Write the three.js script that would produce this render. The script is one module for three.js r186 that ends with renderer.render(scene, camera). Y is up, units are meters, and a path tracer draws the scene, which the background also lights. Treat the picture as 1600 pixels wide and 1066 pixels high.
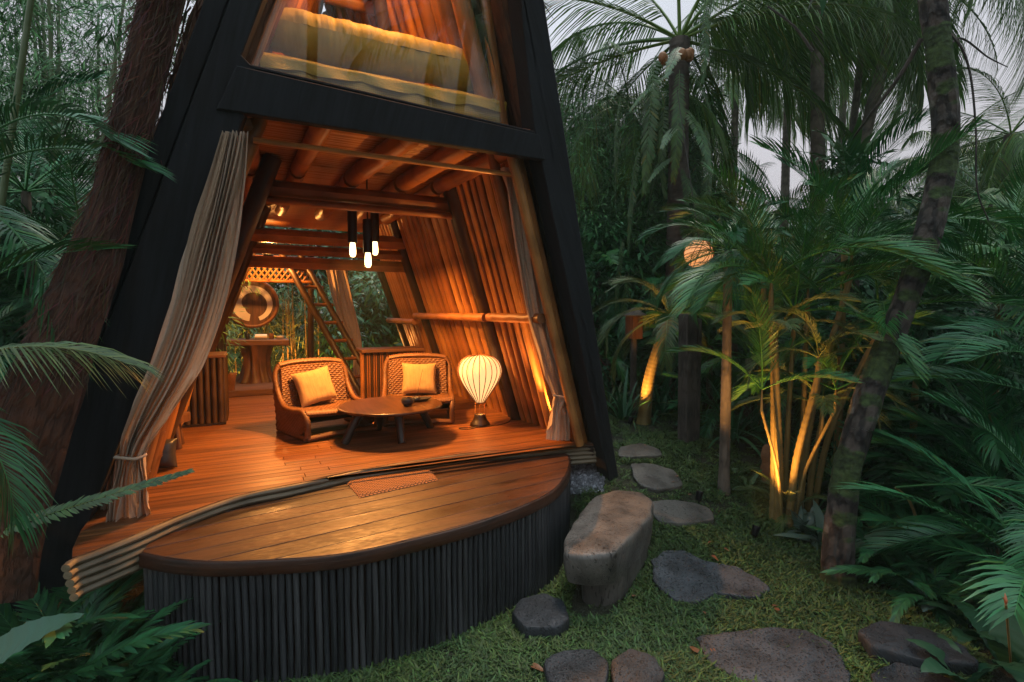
import * as THREE from 'three';
import { mergeGeometries } from 'three/addons/utils/BufferGeometryUtils.js';

// ------------------------------------------------------------------ camera, sky, light, exposure
const V = (x = 0, y = 0, z = 0) => new THREE.Vector3(x, y, z);
const scene = new THREE.Scene();
const W0 = 1600, H0 = 1066, FPX = 808;
const camera = new THREE.PerspectiveCamera(2 * Math.atan(H0 / 2 / FPX) * 180 / Math.PI, W0 / H0, 0.05, 1200);
camera.position.set(0, 1.4, 4.44);
camera.rotation.order = 'YXZ';
camera.rotation.set(-Math.atan(46 / FPX), -26.9 * Math.PI / 180, 0);
camera.updateMatrixWorld(true);
const renderer = new THREE.WebGLRenderer({ antialias: true });
renderer.setSize(1024, 682);
renderer.toneMapping = THREE.LinearToneMapping;
renderer.toneMappingExposure = 1.62;
renderer.shadowMap.enabled = true;

// dusk sky: a high thin overcast, pinkish grey low, bluer overhead
{
  const w = 256, h = 128, d = new Float32Array(w * h * 4);
  for (let j = 0; j < h; j++) for (let i = 0; i < w; i++) {
    const el = Math.sin(Math.max(0, (j + .5) / h - .5) * Math.PI), t = el, az = i / w * Math.PI * 2, o = (1 + 2 * el) / 3;   // a standard overcast sky: the zenith three times as bright as the horizon
    const m = 1 + .05 * Math.sin(az * 3 + el * 7) + .04 * Math.sin(az * 7 - el * 13);
    d.set([(.90 - .30 * t) * m * o, (.76 + .06 * t) * m * o, (.80 + .18 * t) * m * o, 1], (j * w + i) * 4);
  }
  const t = new THREE.DataTexture(d, w, h, THREE.RGBAFormat, THREE.FloatType);
  t.mapping = THREE.EquirectangularReflectionMapping; t.magFilter = THREE.LinearFilter; t.minFilter = THREE.LinearFilter; t.needsUpdate = true;
  scene.background = t; scene.environment = t; scene.environmentIntensity = 1;
}
const sun = new THREE.DirectionalLight(0xfff0e4, 1.1);
sun.position.set(9, 20, -4); sun.target.position.set(2, 0, -1); scene.add(sun, sun.target);
sun.castShadow = true; sun.shadow.radius = 22; sun.shadow.mapSize.set(2048, 2048);
Object.assign(sun.shadow.camera, { left: -16, right: 16, top: 16, bottom: -16, near: 1, far: 60 });
scene.fog = new THREE.FogExp2(0xa6bcb4, 0.0016);

// ------------------------------------------------------------------ helpers: random, noise, pixels to places
function rng(seed) { let a = seed >>> 0; return () => { a = (a + 0x6D2B79F5) | 0; let t = Math.imul(a ^ (a >>> 15), 1 | a); t = (t + Math.imul(t ^ (t >>> 7), 61 | t)) ^ t; return ((t ^ (t >>> 14)) >>> 0) / 4294967296; }; }
const R = rng(12345), rr = (a, b, r = R) => a + (b - a) * r();
const lerp = (a, b, t) => a + (b - a) * t, clamp = (x, a = 0, b = 1) => Math.min(b, Math.max(a, x));
const sstep = (a, b, x) => { const t = clamp((x - a) / (b - a)); return t * t * (3 - 2 * t); };
const hash = (x, y, z = 0) => { let h = Math.imul(x | 0, 374761393) ^ Math.imul(y | 0, 668265263) ^ Math.imul(z | 0, 2147483647 - 58); h = Math.imul(h ^ (h >>> 13), 1274126177); return ((h ^ (h >>> 16)) >>> 0) / 4294967296; };
function vnoise(x, y, per = 0, s = 0) {
  const xi = Math.floor(x), yi = Math.floor(y), xf = x - xi, yf = y - yi, u = xf * xf * (3 - 2 * xf), v = yf * yf * (3 - 2 * yf);
  const m = (a) => per ? ((a % per) + per) % per : a, my = m;
  return lerp(lerp(hash(m(xi), my(yi), s), hash(m(xi + 1), my(yi), s), u), lerp(hash(m(xi), my(yi + 1), s), hash(m(xi + 1), my(yi + 1), s), u), v);
}
function fbm(x, y, o = 4, s = 0) { let a = .5, t = 0, n = 0; for (let i = 0; i < o; i++) { t += a * vnoise(x, y, 0, s + i); n += a; a *= .5; x *= 2.03; y *= 2.03; } return t / n; }
function rayOf(px, py) { return V((px - 800) / FPX, -(py - 533) / FPX, -1).applyQuaternion(camera.quaternion); }
const EYE = camera.position.clone();
const go = (d, t) => EYE.clone().addScaledVector(d, t);
const at = (px, py, depth) => go(rayOf(px, py), depth);                                   // at a distance along the view axis
const onY = (px, py, y) => { const d = rayOf(px, py); return go(d, (y - EYE.y) / d.y); };
const LEAN = .2;                                                                         // the house front leans out by 0.2 m per metre
const onF = (px, py, z0 = 0) => { const d = rayOf(px, py); return go(d, (z0 + LEAN * EYE.y - EYE.z) / (d.z - LEAN * d.y)); };
function groundY(x, z) {
  const rise = sstep(1.7, -.6, z) * sstep(2.2, 3.2, x);
  return -.87 + .56 * rise + .03 * clamp(-z - 1, 0, 12) * sstep(2.2, 4, x) + .05 * sstep(1.2, 3, z) * sstep(3, 5, x) + .05 * (fbm(x * 1.3 + 9, z * 1.3, 3) - .5);
}
const onG = (px, py, lift = 0) => { const d = rayOf(px, py); let t = 1; for (; t < 60; t += .02) { const p = go(d, t); if (p.y < groundY(p.x, p.z) + lift) return p; } return go(d, 60); };

// ------------------------------------------------------------------ helpers: textures and materials
function tex(n, fn, gain = 1.2, srgb = true, m = n) {                                    // values are linear
  const d = new Uint8Array(n * m * 4);
  for (let j = 0; j < m; j++) for (let i = 0; i < n; i++) { const c = fn(i / n, j / m); const a = Array.isArray(c) ? c : [c, c, c]; for (let k = 0; k < 3; k++) d[(j * n + i) * 4 + k] = (srgb ? Math.pow(clamp(a[k] * gain), 1 / 2.2) : clamp(a[k])) * 255; d[(j * n + i) * 4 + 3] = 255; }
  const t = new THREE.DataTexture(d, n, m); t.wrapS = t.wrapT = THREE.RepeatWrapping; t.magFilter = t.minFilter = THREE.LinearFilter; if (srgb) t.colorSpace = THREE.SRGBColorSpace; t.needsUpdate = true; return t;
}
const pf = (u, v, fx, fy, o, s) => { let a = .5, t = 0, n = 0; for (let i = 0; i < o; i++) { const px = fx << i, py = fy << i; t += a * vnoise2(u * px, v * py, px, py, s + i * 7); n += a; a *= .5; } return t / n; };
function vnoise2(x, y, px, py, s) {
  const xi = Math.floor(x), yi = Math.floor(y), xf = x - xi, yf = y - yi, u = xf * xf * (3 - 2 * xf), v = yf * yf * (3 - 2 * yf), mx = a => ((a % px) + px) % px, my = a => ((a % py) + py) % py;
  return lerp(lerp(hash(mx(xi), my(yi), s), hash(mx(xi + 1), my(yi), s), u), lerp(hash(mx(xi), my(yi + 1), s), hash(mx(xi + 1), my(yi + 1), s), u), v);
}
const grey = v => [v, v, v];
// grain runs along v; tiles of 1 m
const grainT = tex(512, (u, v) => { const g = pf(u, v, 40, 3, 4, 1), b = pf(u, v, 4, 2, 3, 5), k = pf(u, v, 96, 8, 2, 9); return grey(.52 + .75 * (g - .5) + .5 * (b - .5) + .25 * (k - .5)); }, 1.45);
const deckT = tex(512, (u, v) => { const g = pf(u, v, 40, 3, 4, 1), b = pf(u, v, 3, 3, 5, 205), s = pf(u, v, 24, 10, 3, 209); return grey((.52 + .75 * (g - .5)) * (.35 + .95 * sstep(.25, .68, b)) * (.8 + .5 * (s - .4))); }, 1.6);
const blotchT = tex(512, (u, v) => grey(.72 + .75 * (pf(u, v, 4, 4, 5, 21) - .5) + .35 * (pf(u, v, 64, 64, 2, 31) - .5)));
const barkT = tex(512, (u, v) => { const g = pf(u, v, 14, 4, 5, 41), b = pf(u, v, 5, 5, 4, 47); return grey(.25 + .9 * Math.abs(g - .5) * 2 * .7 + .5 * (b - .3)); }, 1.7);
const stoneT = tex(512, (u, v) => { const g = pf(u, v, 6, 6, 6, 61), p = pf(u, v, 90, 90, 2, 67); return grey(.45 + .9 * (g - .45) + (p > .72 ? -.25 : .2 * (p - .5))); }, 1.6);
const clothT = tex(256, (u, v) => grey(.75 + .16 * Math.sin(u * Math.PI * 2 * 64) * (.5 + pf(u, v, 8, 32, 3, 71)) + .14 * Math.sin(v * Math.PI * 2 * 64) + .4 * (pf(u, v, 48, 6, 3, 77) - .5)));
const bambooT = tex(512, (u, v) => { const g = pf(u, v, 60, 2, 3, 81), b = pf(u, v, 3, 5, 4, 87); return grey(.68 + .4 * (g - .5) + .75 * (b - .5)); });
const weaveT = tex(256, (u, v) => { const k = 10, a = u * k, b = v * k * 2, r = Math.floor(b), sh = r % 2 ? .5 : 0, x = (a + sh) % 1, y = b % 1; return grey(Math.sin(Math.PI * x) ** .6 * Math.sin(Math.PI * y) ** .6); });
const mossT = tex(512, (u, v) => { const m = sstep(.47, .56, pf(u, v, 5, 5, 5, 101)), g = pf(u, v, 40, 40, 3, 107), b = pf(u, v, 20, 5, 4, 109); const li = sstep(.56, .64, pf(u, v, 7, 4, 4, 113)) * (1 - m), cr = sstep(.03, .14, Math.abs(pf(u, v, 16, 4, 4, 119) - .5)), s = (.55 + 1.1 * (b - .5)) * (.3 + .7 * cr), t = .6 + 1.2 * (g - .5); const k = (x, y, l) => lerp(lerp(x * s, y * t, m), l * (.7 + .6 * g), li); return [k(.46, .19, .62), k(.36, .30, .58), k(.30, .08, .50)]; });
const linenT = tex(256, (u, v) => grey(.84 + .22 * (pf(u, v, 64, 6, 3, 171) - .5) + .14 * (pf(u, v, 6, 64, 3, 177) - .5)));
const lin = (r, g, b) => new THREE.Color().setRGB(r, g, b);
function mat(color, o = {}) { const { rep, ...q } = o; const T = q.transmission || q.clearcoat || q.sheen ? THREE.MeshPhysicalMaterial : THREE.MeshStandardMaterial; return new T({ color: Array.isArray(color) ? lin(...color) : color, roughness: .7, side: THREE.DoubleSide, ...q }); }
const M = {
  bamboo: mat([.36, .145, .038], { map: bambooT, roughness: .42, bumpMap: bambooT, bumpScale: .0012 }),
  bambooB: mat([.27, .10, .026], { map: bambooT, roughness: .45, bumpMap: bambooT, bumpScale: .0012 }),
  bambooC: mat([.45, .20, .058], { map: bambooT, roughness: .40, bumpMap: bambooT, bumpScale: .0012 }),
  bambooDark: mat([.05, .024, .012], { map: bambooT, roughness: .45 }),
  bambooGrey: mat([.20, .155, .095], { map: bambooT, roughness: .55 }),
  slatA: mat([.046, .05, .056], { map: grainT, roughness: .55 }), slatB: mat([.07, .073, .078], { map: grainT, roughness: .55 }), slatC: mat([.034, .038, .044], { map: grainT, roughness: .5 }),
  black: mat([.009, .0115, .015], { map: grainT, roughness: .88, bumpMap: grainT, bumpScale: .0015 }),
  blackBrown: mat([.034, .018, .011], { map: grainT, roughness: .6, bumpMap: grainT, bumpScale: .002 }),
  deckA: mat([.075, .027, .0115], { map: deckT, roughness: .6, roughnessMap: blotchT, bumpMap: grainT, bumpScale: .002 }),
  deckB: mat([.06, .021, .009], { map: deckT, roughness: .6, roughnessMap: blotchT, bumpMap: grainT, bumpScale: .002 }),
  deckC: mat([.09, .034, .0145], { map: deckT, roughness: .6, roughnessMap: blotchT, bumpMap: grainT, bumpScale: .002 }),
  floorA: mat([.26, .098, .029], { map: grainT, roughness: .38, bumpMap: grainT, bumpScale: .001 }),
  floorB: mat([.215, .078, .023], { map: grainT, roughness: .42, bumpMap: grainT, bumpScale: .001 }),
  floorC: mat([.30, .118, .036], { map: grainT, roughness: .36, bumpMap: grainT, bumpScale: .001 }),
  under: mat([.03, .02, .015], { roughness: .9 }),
  darkWood: mat([.03, .016, .01], { map: grainT, roughness: .4, bumpMap: grainT, bumpScale: .001 }),
  midWood: mat([.16, .065, .027], { map: grainT, roughness: .5, bumpMap: grainT, bumpScale: .002 }),
  tableTop: mat([.085, .035, .014], { map: grainT, roughness: .28, bumpMap: grainT, bumpScale: .0006 }),
  thatch: mat([.13, .06, .03], { map: barkT, roughness: .95, bumpMap: barkT, bumpScale: .03 }),
  fibre: mat([.075, .034, .02], { map: barkT, roughness: .95, bumpMap: barkT, bumpScale: .035 }),
  straw: mat([.075, .038, .024], { roughness: .9 }),
  rattan: mat([.175, .072, .025], { map: blotchT, roughness: .55 }),
  pillow: mat([.47, .30, .145], { map: clothT, roughness: .95, bumpMap: clothT, bumpScale: .002 }),
  linen: mat([.56, .43, .31], { map: linenT, roughness: .95, transmission: .2, thickness: 0 }),
  gold: mat([.45, .33, .045], { map: linenT, roughness: .6, sheen: .5, bumpMap: blotchT, bumpScale: .004 }),
  goldB: mat([.42, .29, .055], { map: clothT, roughness: .65, sheen: .4 }),
  mat: mat([.42, .19, .075], { map: weaveT, roughness: .9, bumpMap: weaveT, bumpScale: .006 }),
  metal: mat([.02, .02, .022], { roughness: .4, metalness: .6 }),
  clay: mat([.33, .14, .06], { map: blotchT, roughness: .8 }),
  ceramic: mat([.03, .03, .034], { roughness: .35 }),
  white: mat([.75, .68, .58], { roughness: .6 }),
  stone: mat([.085, .09, .098], { map: stoneT, roughness: .75, bumpMap: stoneT, bumpScale: .03 }),
  stoneB: mat([.14, .128, .112], { map: stoneT, roughness: .5, bumpMap: stoneT, bumpScale: .012 }),
  stoneD: mat([.032, .037, .043], { map: stoneT, roughness: .65, bumpMap: stoneT, bumpScale: .015 }),
  pebble: mat([.30, .31, .33], { roughness: .6 }),
  soil: mat([.04, .042, .022], { map: blotchT, roughness: 1, bumpMap: stoneT, bumpScale: .03 }),
  bark: mat([.11, .09, .075], { map: barkT, roughness: .95, bumpMap: barkT, bumpScale: .025 }),
  mossBark: mat([.26, .26, .25], { map: mossT, roughness: .95, bumpMap: barkT, bumpScale: .05 }),
  palmBark: mat([.16, .13, .10], { map: barkT, roughness: .9, bumpMap: barkT, bumpScale: .012 }),
  caneStem: mat([.26, .18, .055], { map: bambooT, roughness: .6 }),
  glass: new THREE.MeshPhysicalMaterial({ color: 0xffffff, roughness: .01, transmission: 1, thickness: 0, ior: 1.5 }),
  paper: mat([.8, .62, .36], { roughness: .9, emissive: lin(1, .58, .22), emissiveIntensity: .75 }),
  bulb: mat([.9, .8, .6], { emissive: lin(1, .66, .28), emissiveIntensity: 4 }),
  spotGlow: mat([.9, .8, .6], { emissive: lin(1, .66, .28), emissiveIntensity: 6 }),
  ball: mat([.75, .42, .22], { roughness: .8, emissive: lin(1, .42, .15), emissiveIntensity: .5 }),
};
// leaves: colour varies from leaf to leaf by vertex colours
const leafMat = (c, o = {}) => mat(c, { vertexColors: true, roughness: .5, transmission: .22, thickness: 0, ...o });
const leafFar = (c, o = {}) => mat(c, { vertexColors: true, roughness: .6, ...o });
const L = {
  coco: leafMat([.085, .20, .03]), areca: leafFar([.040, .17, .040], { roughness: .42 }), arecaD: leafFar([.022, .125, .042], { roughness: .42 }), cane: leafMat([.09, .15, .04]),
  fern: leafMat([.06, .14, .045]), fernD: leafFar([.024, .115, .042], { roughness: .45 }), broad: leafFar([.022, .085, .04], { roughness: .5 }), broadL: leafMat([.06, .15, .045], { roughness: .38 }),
  bamboo: leafFar([.055, .18, .05]), shrub: leafFar([.026, .125, .04], { roughness: .45 }), shrubL: leafFar([.055, .11, .05]), hedge: leafFar([.11, .16, .035]), haze: leafFar([.085, .16, .045]),
  lawn: leafFar([.06, .125, .032], { roughness: .8 }),
};

// ------------------------------------------------------------------ helpers: objects
const names = {};
function numbered(n) { names[n] = (names[n] ?? -1) + 1; return names[n] ? n + '_' + String(names[n]).padStart(3, '0') : n; }
function tag(o, label, category, group) { o.userData = { label, category }; if (group) o.userData.group = group; return o; }
function thing(name, label, category, pos = V(), group) { const g = new THREE.Group(); g.name = numbered(name); g.position.copy(pos); scene.add(g); return tag(g, label, category, group); }
function mesh(name, geo, m, parent) { const o = new THREE.Mesh(geo, m); o.name = name; o.castShadow = o.receiveShadow = true; parent.add(o); return o; }
function solo(name, geo, m, label, category, group) { const o = mesh(numbered(name), geo, m, scene); return tag(o, label, category, group); }
function structure(name, geo, m) { const o = mesh(name, geo, m, scene); o.userData = { kind: 'structure' }; return o; }
function tone(geo, c) { const n = geo.attributes.position.count, a = new Float32Array(n * 3); for (let i = 0; i < n; i++) a.set(c, i * 3); geo.setAttribute('color', new THREE.BufferAttribute(a, 3)); return geo; }
class Geo {                                                                               // collects triangles
  constructor() { this.p = []; this.c = []; this.uv = []; this.i = []; }
  v(p, c, u = 0, w = 0) { this.p.push(p.x, p.y, p.z); if (c) this.c.push(c[0], c[1], c[2]); this.uv.push(u, w); return this.p.length / 3 - 1; }
  t(a, b, c) { this.i.push(a, b, c); }
  q(a, b, c, d) { this.i.push(a, b, c, a, c, d); }
  build() { const g = new THREE.BufferGeometry(); g.setAttribute('position', new THREE.Float32BufferAttribute(this.p, 3)); g.setAttribute('uv', new THREE.Float32BufferAttribute(this.uv, 2)); if (this.c.length) g.setAttribute('color', new THREE.Float32BufferAttribute(this.c, 3)); g.setIndex(this.i); g.computeVertexNormals(); return g; }
}
// a tube along points; rad(s, angle, i) gives the radius
function sweep(pts, rad, seg = 10, cap = true, c = null, into = null) {
  const G = into || new Geo(), n = pts.length; let len = 0, nrm = V(1, .01, .02), prev = null;
  for (let i = 0; i < n; i++) {
    const t = pts[Math.min(n - 1, i + 1)].clone().sub(pts[Math.max(0, i - 1)]).normalize();
    if (i === 0 && Math.abs(t.x) > .8) nrm = V(0, 0, 1);
    nrm = nrm.clone().addScaledVector(t, -nrm.dot(t)).normalize(); const b = t.clone().cross(nrm);
    if (i) len += pts[i].distanceTo(pts[i - 1]);
    const row = []; const s = i / (n - 1);
    for (let k = 0; k <= seg; k++) { const a = k / seg * Math.PI * 2, r = typeof rad === 'function' ? rad(s, a, i) : rad; row.push(G.v(pts[i].clone().addScaledVector(nrm, Math.cos(a) * r).addScaledVector(b, Math.sin(a) * r), c, k / seg * (typeof rad === 'function' ? .35 : Math.max(.1, rad * 6.28)), len)); }
    if (prev) for (let k = 0; k < seg; k++) G.q(prev[k], row[k], row[k + 1], prev[k + 1]);
    if (cap && (i === 0 || i === n - 1)) { const m = G.v(pts[i], c, 0, len), rim = row.map((x) => G.v(V(G.p[x * 3], G.p[x * 3 + 1], G.p[x * 3 + 2]), c, G.uv[x * 2], G.uv[x * 2 + 1])); for (let k = 0; k < seg; k++) i ? G.t(m, rim[k], rim[k + 1]) : G.t(m, rim[k + 1], rim[k]); }
    prev = row;
  }
  return into ? null : G.build();
}
const line = (a, b, n = 2) => Array.from({ length: n }, (_, i) => a.clone().lerp(b, i / (n - 1)));
const curve = (pts, n) => new THREE.CatmullRomCurve3(pts).getPoints(n);
// a bamboo culm with swollen nodes
function culm(a, b, r, step = .42, seg = 9, off = 0, taper = 1) {
  const len = a.distanceTo(b), ts = [0]; for (let d = off % step + .06; d < len - .04; d += step) ts.push((d - .022) / len, (d - .007) / len, d / len, (d + .009) / len, (d + .022) / len); ts.push(1);
  const G = new Geo(), bump = i => (i === 0 || i === ts.length - 1) ? 1 : [1, 1.075, .97, 1.06, 1][(i - 1) % 5];
  sweep(ts.map(t => a.clone().lerp(b, t)), (s, an, i) => r * bump(i) * lerp(1, taper, ts[i]), seg, true, null, G); return G.build();
}
function uvBox(g, along = 'x') {                                                          // uv in metres, the grain along one axis
  g = g.index ? g.toNonIndexed() : g; g.computeVertexNormals(); const p = g.attributes.position, n = g.attributes.normal, uv = new Float32Array(p.count * 2);
  for (let i = 0; i < p.count; i++) { const P = { x: p.getX(i), y: p.getY(i), z: p.getZ(i) }, N = { x: Math.abs(n.getX(i)), y: Math.abs(n.getY(i)), z: Math.abs(n.getZ(i)) }; const rest = ['x', 'y', 'z'].filter(k => k !== along); const k = N[rest[0]] > N[rest[1]] ? rest[1] : rest[0]; uv[i * 2] = P[k]; uv[i * 2 + 1] = P[along]; if (N[along] > .8) uv[i * 2 + 1] = P[rest[1]]; }
  g.setAttribute('uv', new THREE.BufferAttribute(uv, 2)); return g;
}
// extrude a polygon given in the plane (e1, e2) from origin o by thickness along e3, with a small chamfer
function plate(poly2, thick, toWorld, bevel = .004) {
  const sh = new THREE.Shape(poly2.map(p => new THREE.Vector2(p[0], p[1])));
  const g = new THREE.ExtrudeGeometry(sh, { depth: thick - 2 * bevel, bevelEnabled: true, bevelThickness: bevel, bevelSize: bevel, bevelOffset: -bevel, bevelSegments: 1, steps: 1 });
  const p = g.attributes.position; for (let i = 0; i < p.count; i++) { const w = toWorld(p.getX(i), p.getY(i), p.getZ(i) + bevel); p.setXYZ(i, w.x, w.y, w.z); } g.computeVertexNormals(); return g;
}
function clipHalf(poly, ax, c, keepGreater) {                                              // Sutherland-Hodgman against one axis line
  const out = []; for (let i = 0; i < poly.length; i++) { const a = poly[i], b = poly[(i + 1) % poly.length], da = (a[ax] - c) * (keepGreater ? 1 : -1), db = (b[ax] - c) * (keepGreater ? 1 : -1); if (da >= 0) out.push(a); if ((da >= 0) !== (db >= 0)) { const t = da / (da - db); out.push([lerp(a[0], b[0], t), lerp(a[1], b[1], t)]); } } return out;
}
function rbox(w, h, d, r = .01) { const s = new THREE.Shape(), x = w / 2 - r, y = h / 2 - r; s.moveTo(-x, -h / 2); s.lineTo(x, -h / 2); s.quadraticCurveTo(w / 2, -h / 2, w / 2, -y); s.lineTo(w / 2, y); s.quadraticCurveTo(w / 2, h / 2, x, h / 2); s.lineTo(-x, h / 2); s.quadraticCurveTo(-w / 2, h / 2, -w / 2, y); s.lineTo(-w / 2, -y); s.quadraticCurveTo(-w / 2, -h / 2, -x, -h / 2); const g = new THREE.ExtrudeGeometry(s, { depth: d - 2 * r, bevelEnabled: true, bevelSize: r * .7, bevelThickness: r, bevelOffset: -r * .7, bevelSegments: 2, curveSegments: 4 }); g.translate(0, 0, -d / 2 + r); return g; }
const lathe = (pts, seg = 24) => new THREE.LatheGeometry(pts.map(p => new THREE.Vector2(p[0], p[1])), seg);

// ================================================================== the setting
{ // ground: one sheet, fine near the house, reaching far
  const ax = []; for (let i = -60; i <= 60; i++) { const s = i / 60; ax.push(Math.sign(s) * (Math.abs(s) * 9 + Math.pow(Math.abs(s), 7) * 380)); }
  const G = new Geo(), n = ax.length;
  for (let j = 0; j < n; j++) for (let i = 0; i < n; i++) { const x = ax[i] + 3, z = ax[j] + 1; G.v(V(x, groundY(x, z), z), null, x, z); }
  for (let j = 0; j < n - 1; j++) for (let i = 0; i < n - 1; i++) G.q(j * n + i, (j + 1) * n + i, (j + 1) * n + i + 1, j * n + i + 1);
  structure('ground', G.build(), M.soil);
  const h = new Geo(), c = at(1262, 300, 170); // the wooded hill seen between the trunks
  const N = 28; for (let j = 0; j <= N; j++) for (let i = 0; i <= N; i++) { const u = i / N * 2 - 1, v = j / N * 2 - 1, k = Math.max(0, 1 - u * u - v * v); h.v(V(c.x + u * 85, -2 + 36 * k * (.8 + .4 * fbm(u * 6 + 4, v * 6, 4)), c.z + v * 60), null, u * 20, v * 20); }
  for (let j = 0; j < N; j++) for (let i = 0; i < N; i++) { const a = j * (N + 1) + i; h.q(a, a + N + 1, a + N + 2, a + 1); }
  structure('hill', h.build(), mat([.05, .085, .04], { roughness: 1, map: blotchT }));
}

// ================================================================== the house
const house = thing('bamboo_house', 'A-frame bamboo house with black barge boards and thatched roof', 'house');
const S = (x, y, t) => V(x, y, t + LEAN * y);                                             // the frames lean forward
const XL = y => -.99 + .376 * y, XR = y => 3.23 - .395 * y, XLO = y => XL(y) - .43 - .22 * sstep(1.6, -.2, y), XRO = y => 3.40 - .345 * y, XRS = y => (XR(y) + XRO(y)) / 2 - .01, CEIL = 2.86, BACK = -6.3;
const edgePx = [[112, 872], [150, 858], [200, 839], [287, 802], [375, 773], [462, 755], [550, 736], [637, 721], [725, 708], [812, 701], [900, 692]];
const edge = curve(edgePx.map(p => onY(p[0], p[1], 0)), 60);
edge.push(V(3.24, 0, -.02));
{ // main floor: narrow boards laid across, over a dark sub-floor
  const out = edge.map(p => [p.x, p.z]); out.unshift([-1.0, .3], [-.97, .6]); out.push([3.24, BACK], [-1.0, BACK]);
  out.splice(out.length - 1, 1, [-1.05, BACK]);
  const floor = mesh('floor', plate(out.map(p => [p[0], -p[1]]), .14, (x, y, z) => V(x, -.17 + z, -y)), M.under, house);
  const w = .105, r = rng(5); let k = 0;
  for (let z = BACK; z < 1; z += w, k++) {
    let strip = clipHalf(clipHalf(out, 1, z + .0015, true), 1, z + w - .0015, false); if (strip.length < 3) continue;
    for (const [x0, x1] of [[-2, .2 + r() * .9], [null, 9]].map((a, i, A) => i ? [A[0][1] + .003, 9] : a)) {
      const s = clipHalf(clipHalf(strip, 0, x0, true), 0, x1, false); if (s.length < 3 || Math.max(...s.map(p => p[0])) - Math.min(...s.map(p => p[0])) < .05) continue;
      const ou = r() * 9, dy = r() * .0015, g = uvBox(plate(s.map(p => [p[0], -p[1]]), .028, (x, y, zz) => V(x, -.029 + zz + dy, -y), .002)); const uv = g.attributes.uv; for (let i = 0; i < uv.count; i++) uv.setXY(i, uv.getX(i) * 1.4 + ou, uv.getY(i) * .6 + ou * 3);
      mesh('floor_board', g, [M.floorA, M.floorB, M.floorC][Math.floor(r() * 3)], floor);
    }
  }
  // bundled bamboo edging that follows the curved front
  const e2 = curve([onY(98, 882, 0), ...edgePx.map(p => onY(p[0], p[1], 0)), V(3.28, 0, -.06)], 90);
  for (let k = 0; k < 5; k++) {
    const off = .012 + .008 * k, pts = e2.map((p, i) => { const q = e2[Math.min(i + 1, e2.length - 1)].clone().sub(e2[Math.max(0, i - 1)]).normalize(); return V(p.x - q.z * off, -.026 - k * .043 + .002 * Math.sin(i * .35 + k * 2), p.z + q.x * off); });
    mesh('edge_pole', sweep(pts, (s, a, i) => .0235 * (i % 11 === 4 + k * 2 % 7 ? 1.09 : 1), 8), k % 2 ? M.bambooGrey : M.bambooGrey, house);
  }
}
{ // black barge boards (two boards each side) and the cross beam, lying in the leaning front plane
  const F = (x, y, t) => S(x, y, t);
  const board = (name, pts, m, t0, th) => mesh(name, uvTilt(plate(pts, th, (x, y, z) => F(x, y, t0 + z), .008)), m, house);
  function uvTilt(g) { if (g.index) g = g.toNonIndexed(); g.computeVertexNormals(); const p = g.attributes.position, uv = new Float32Array(p.count * 2), s = p.getX(0) < 1 ? .36 : -.38; for (let i = 0; i < p.count; i++) { uv[i * 2] = p.getX(i) - s * p.getY(i) + p.getZ(i) * .7; uv[i * 2 + 1] = p.getY(i) * 1.06; } g.setAttribute('uv', new THREE.BufferAttribute(uv, 2)); return g; }
  const YT = 6.0, XU = y => XL(y) - .135 * sstep(2.7, 2.98, y), XV = y => XR(y) + (y > 2.9 ? .02 + .135 * (y - 2.9) : 0);
  const o1 = .30, o2 = y => XL(y) - XLO(y);
  board('barge_board', [[XL(-.95), -.95], [XL(2.9), 2.9], [XU(2.99), 2.99], [XU(YT), YT], [XL(YT) - o1, YT], [XL(-.95) - o1, -.95]], M.black, -.06, .2);
  const lo = [], n = 8; for (let i = 0; i <= n; i++) { const y = lerp(-.95, YT, i / n); lo.push([XL(y) - o2(y), y]); }
  board('barge_board', [[XL(-.95) - o1 - .012, -.95], [XL(YT) - o1 - .012, YT], ...lo.reverse()], M.black, -.08, .18);
  board('barge_board', [[XR(-.42), -.42], [XRS(-.42), -.42], [XRS(YT), YT], [XV(YT), YT], [XV(2.9), 2.9]], M.black, -.06, .2);
  board('barge_board', [[XRS(-.42) + .01, -.42], [XRO(-.42), -.42], [XRO(YT), YT], [XRS(YT) + .01, YT]], M.black, -.08, .19);
  board('beam', [[XL(2.66) - .16, 2.655], [XR(2.68) + .04, 2.65], [XR(2.9) + .05, 2.835], [XL(2.97) - .16, 2.92]], M.black, .09, .07);
  board('window_sill', [[XL(2.97) - .12, 2.926], [XR(2.94) + .04, 2.841], [XR(2.97) + .04, 2.862], [XL(3.0) - .12, 2.95]], M.black, -.13, .27);
  board('beam', [[XL(5.1), 5.1], [XR(5.1), 5.1], [XR(5.3), 5.3], [XL(5.3), 5.3]], M.black, -.1, .16);
}
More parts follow.
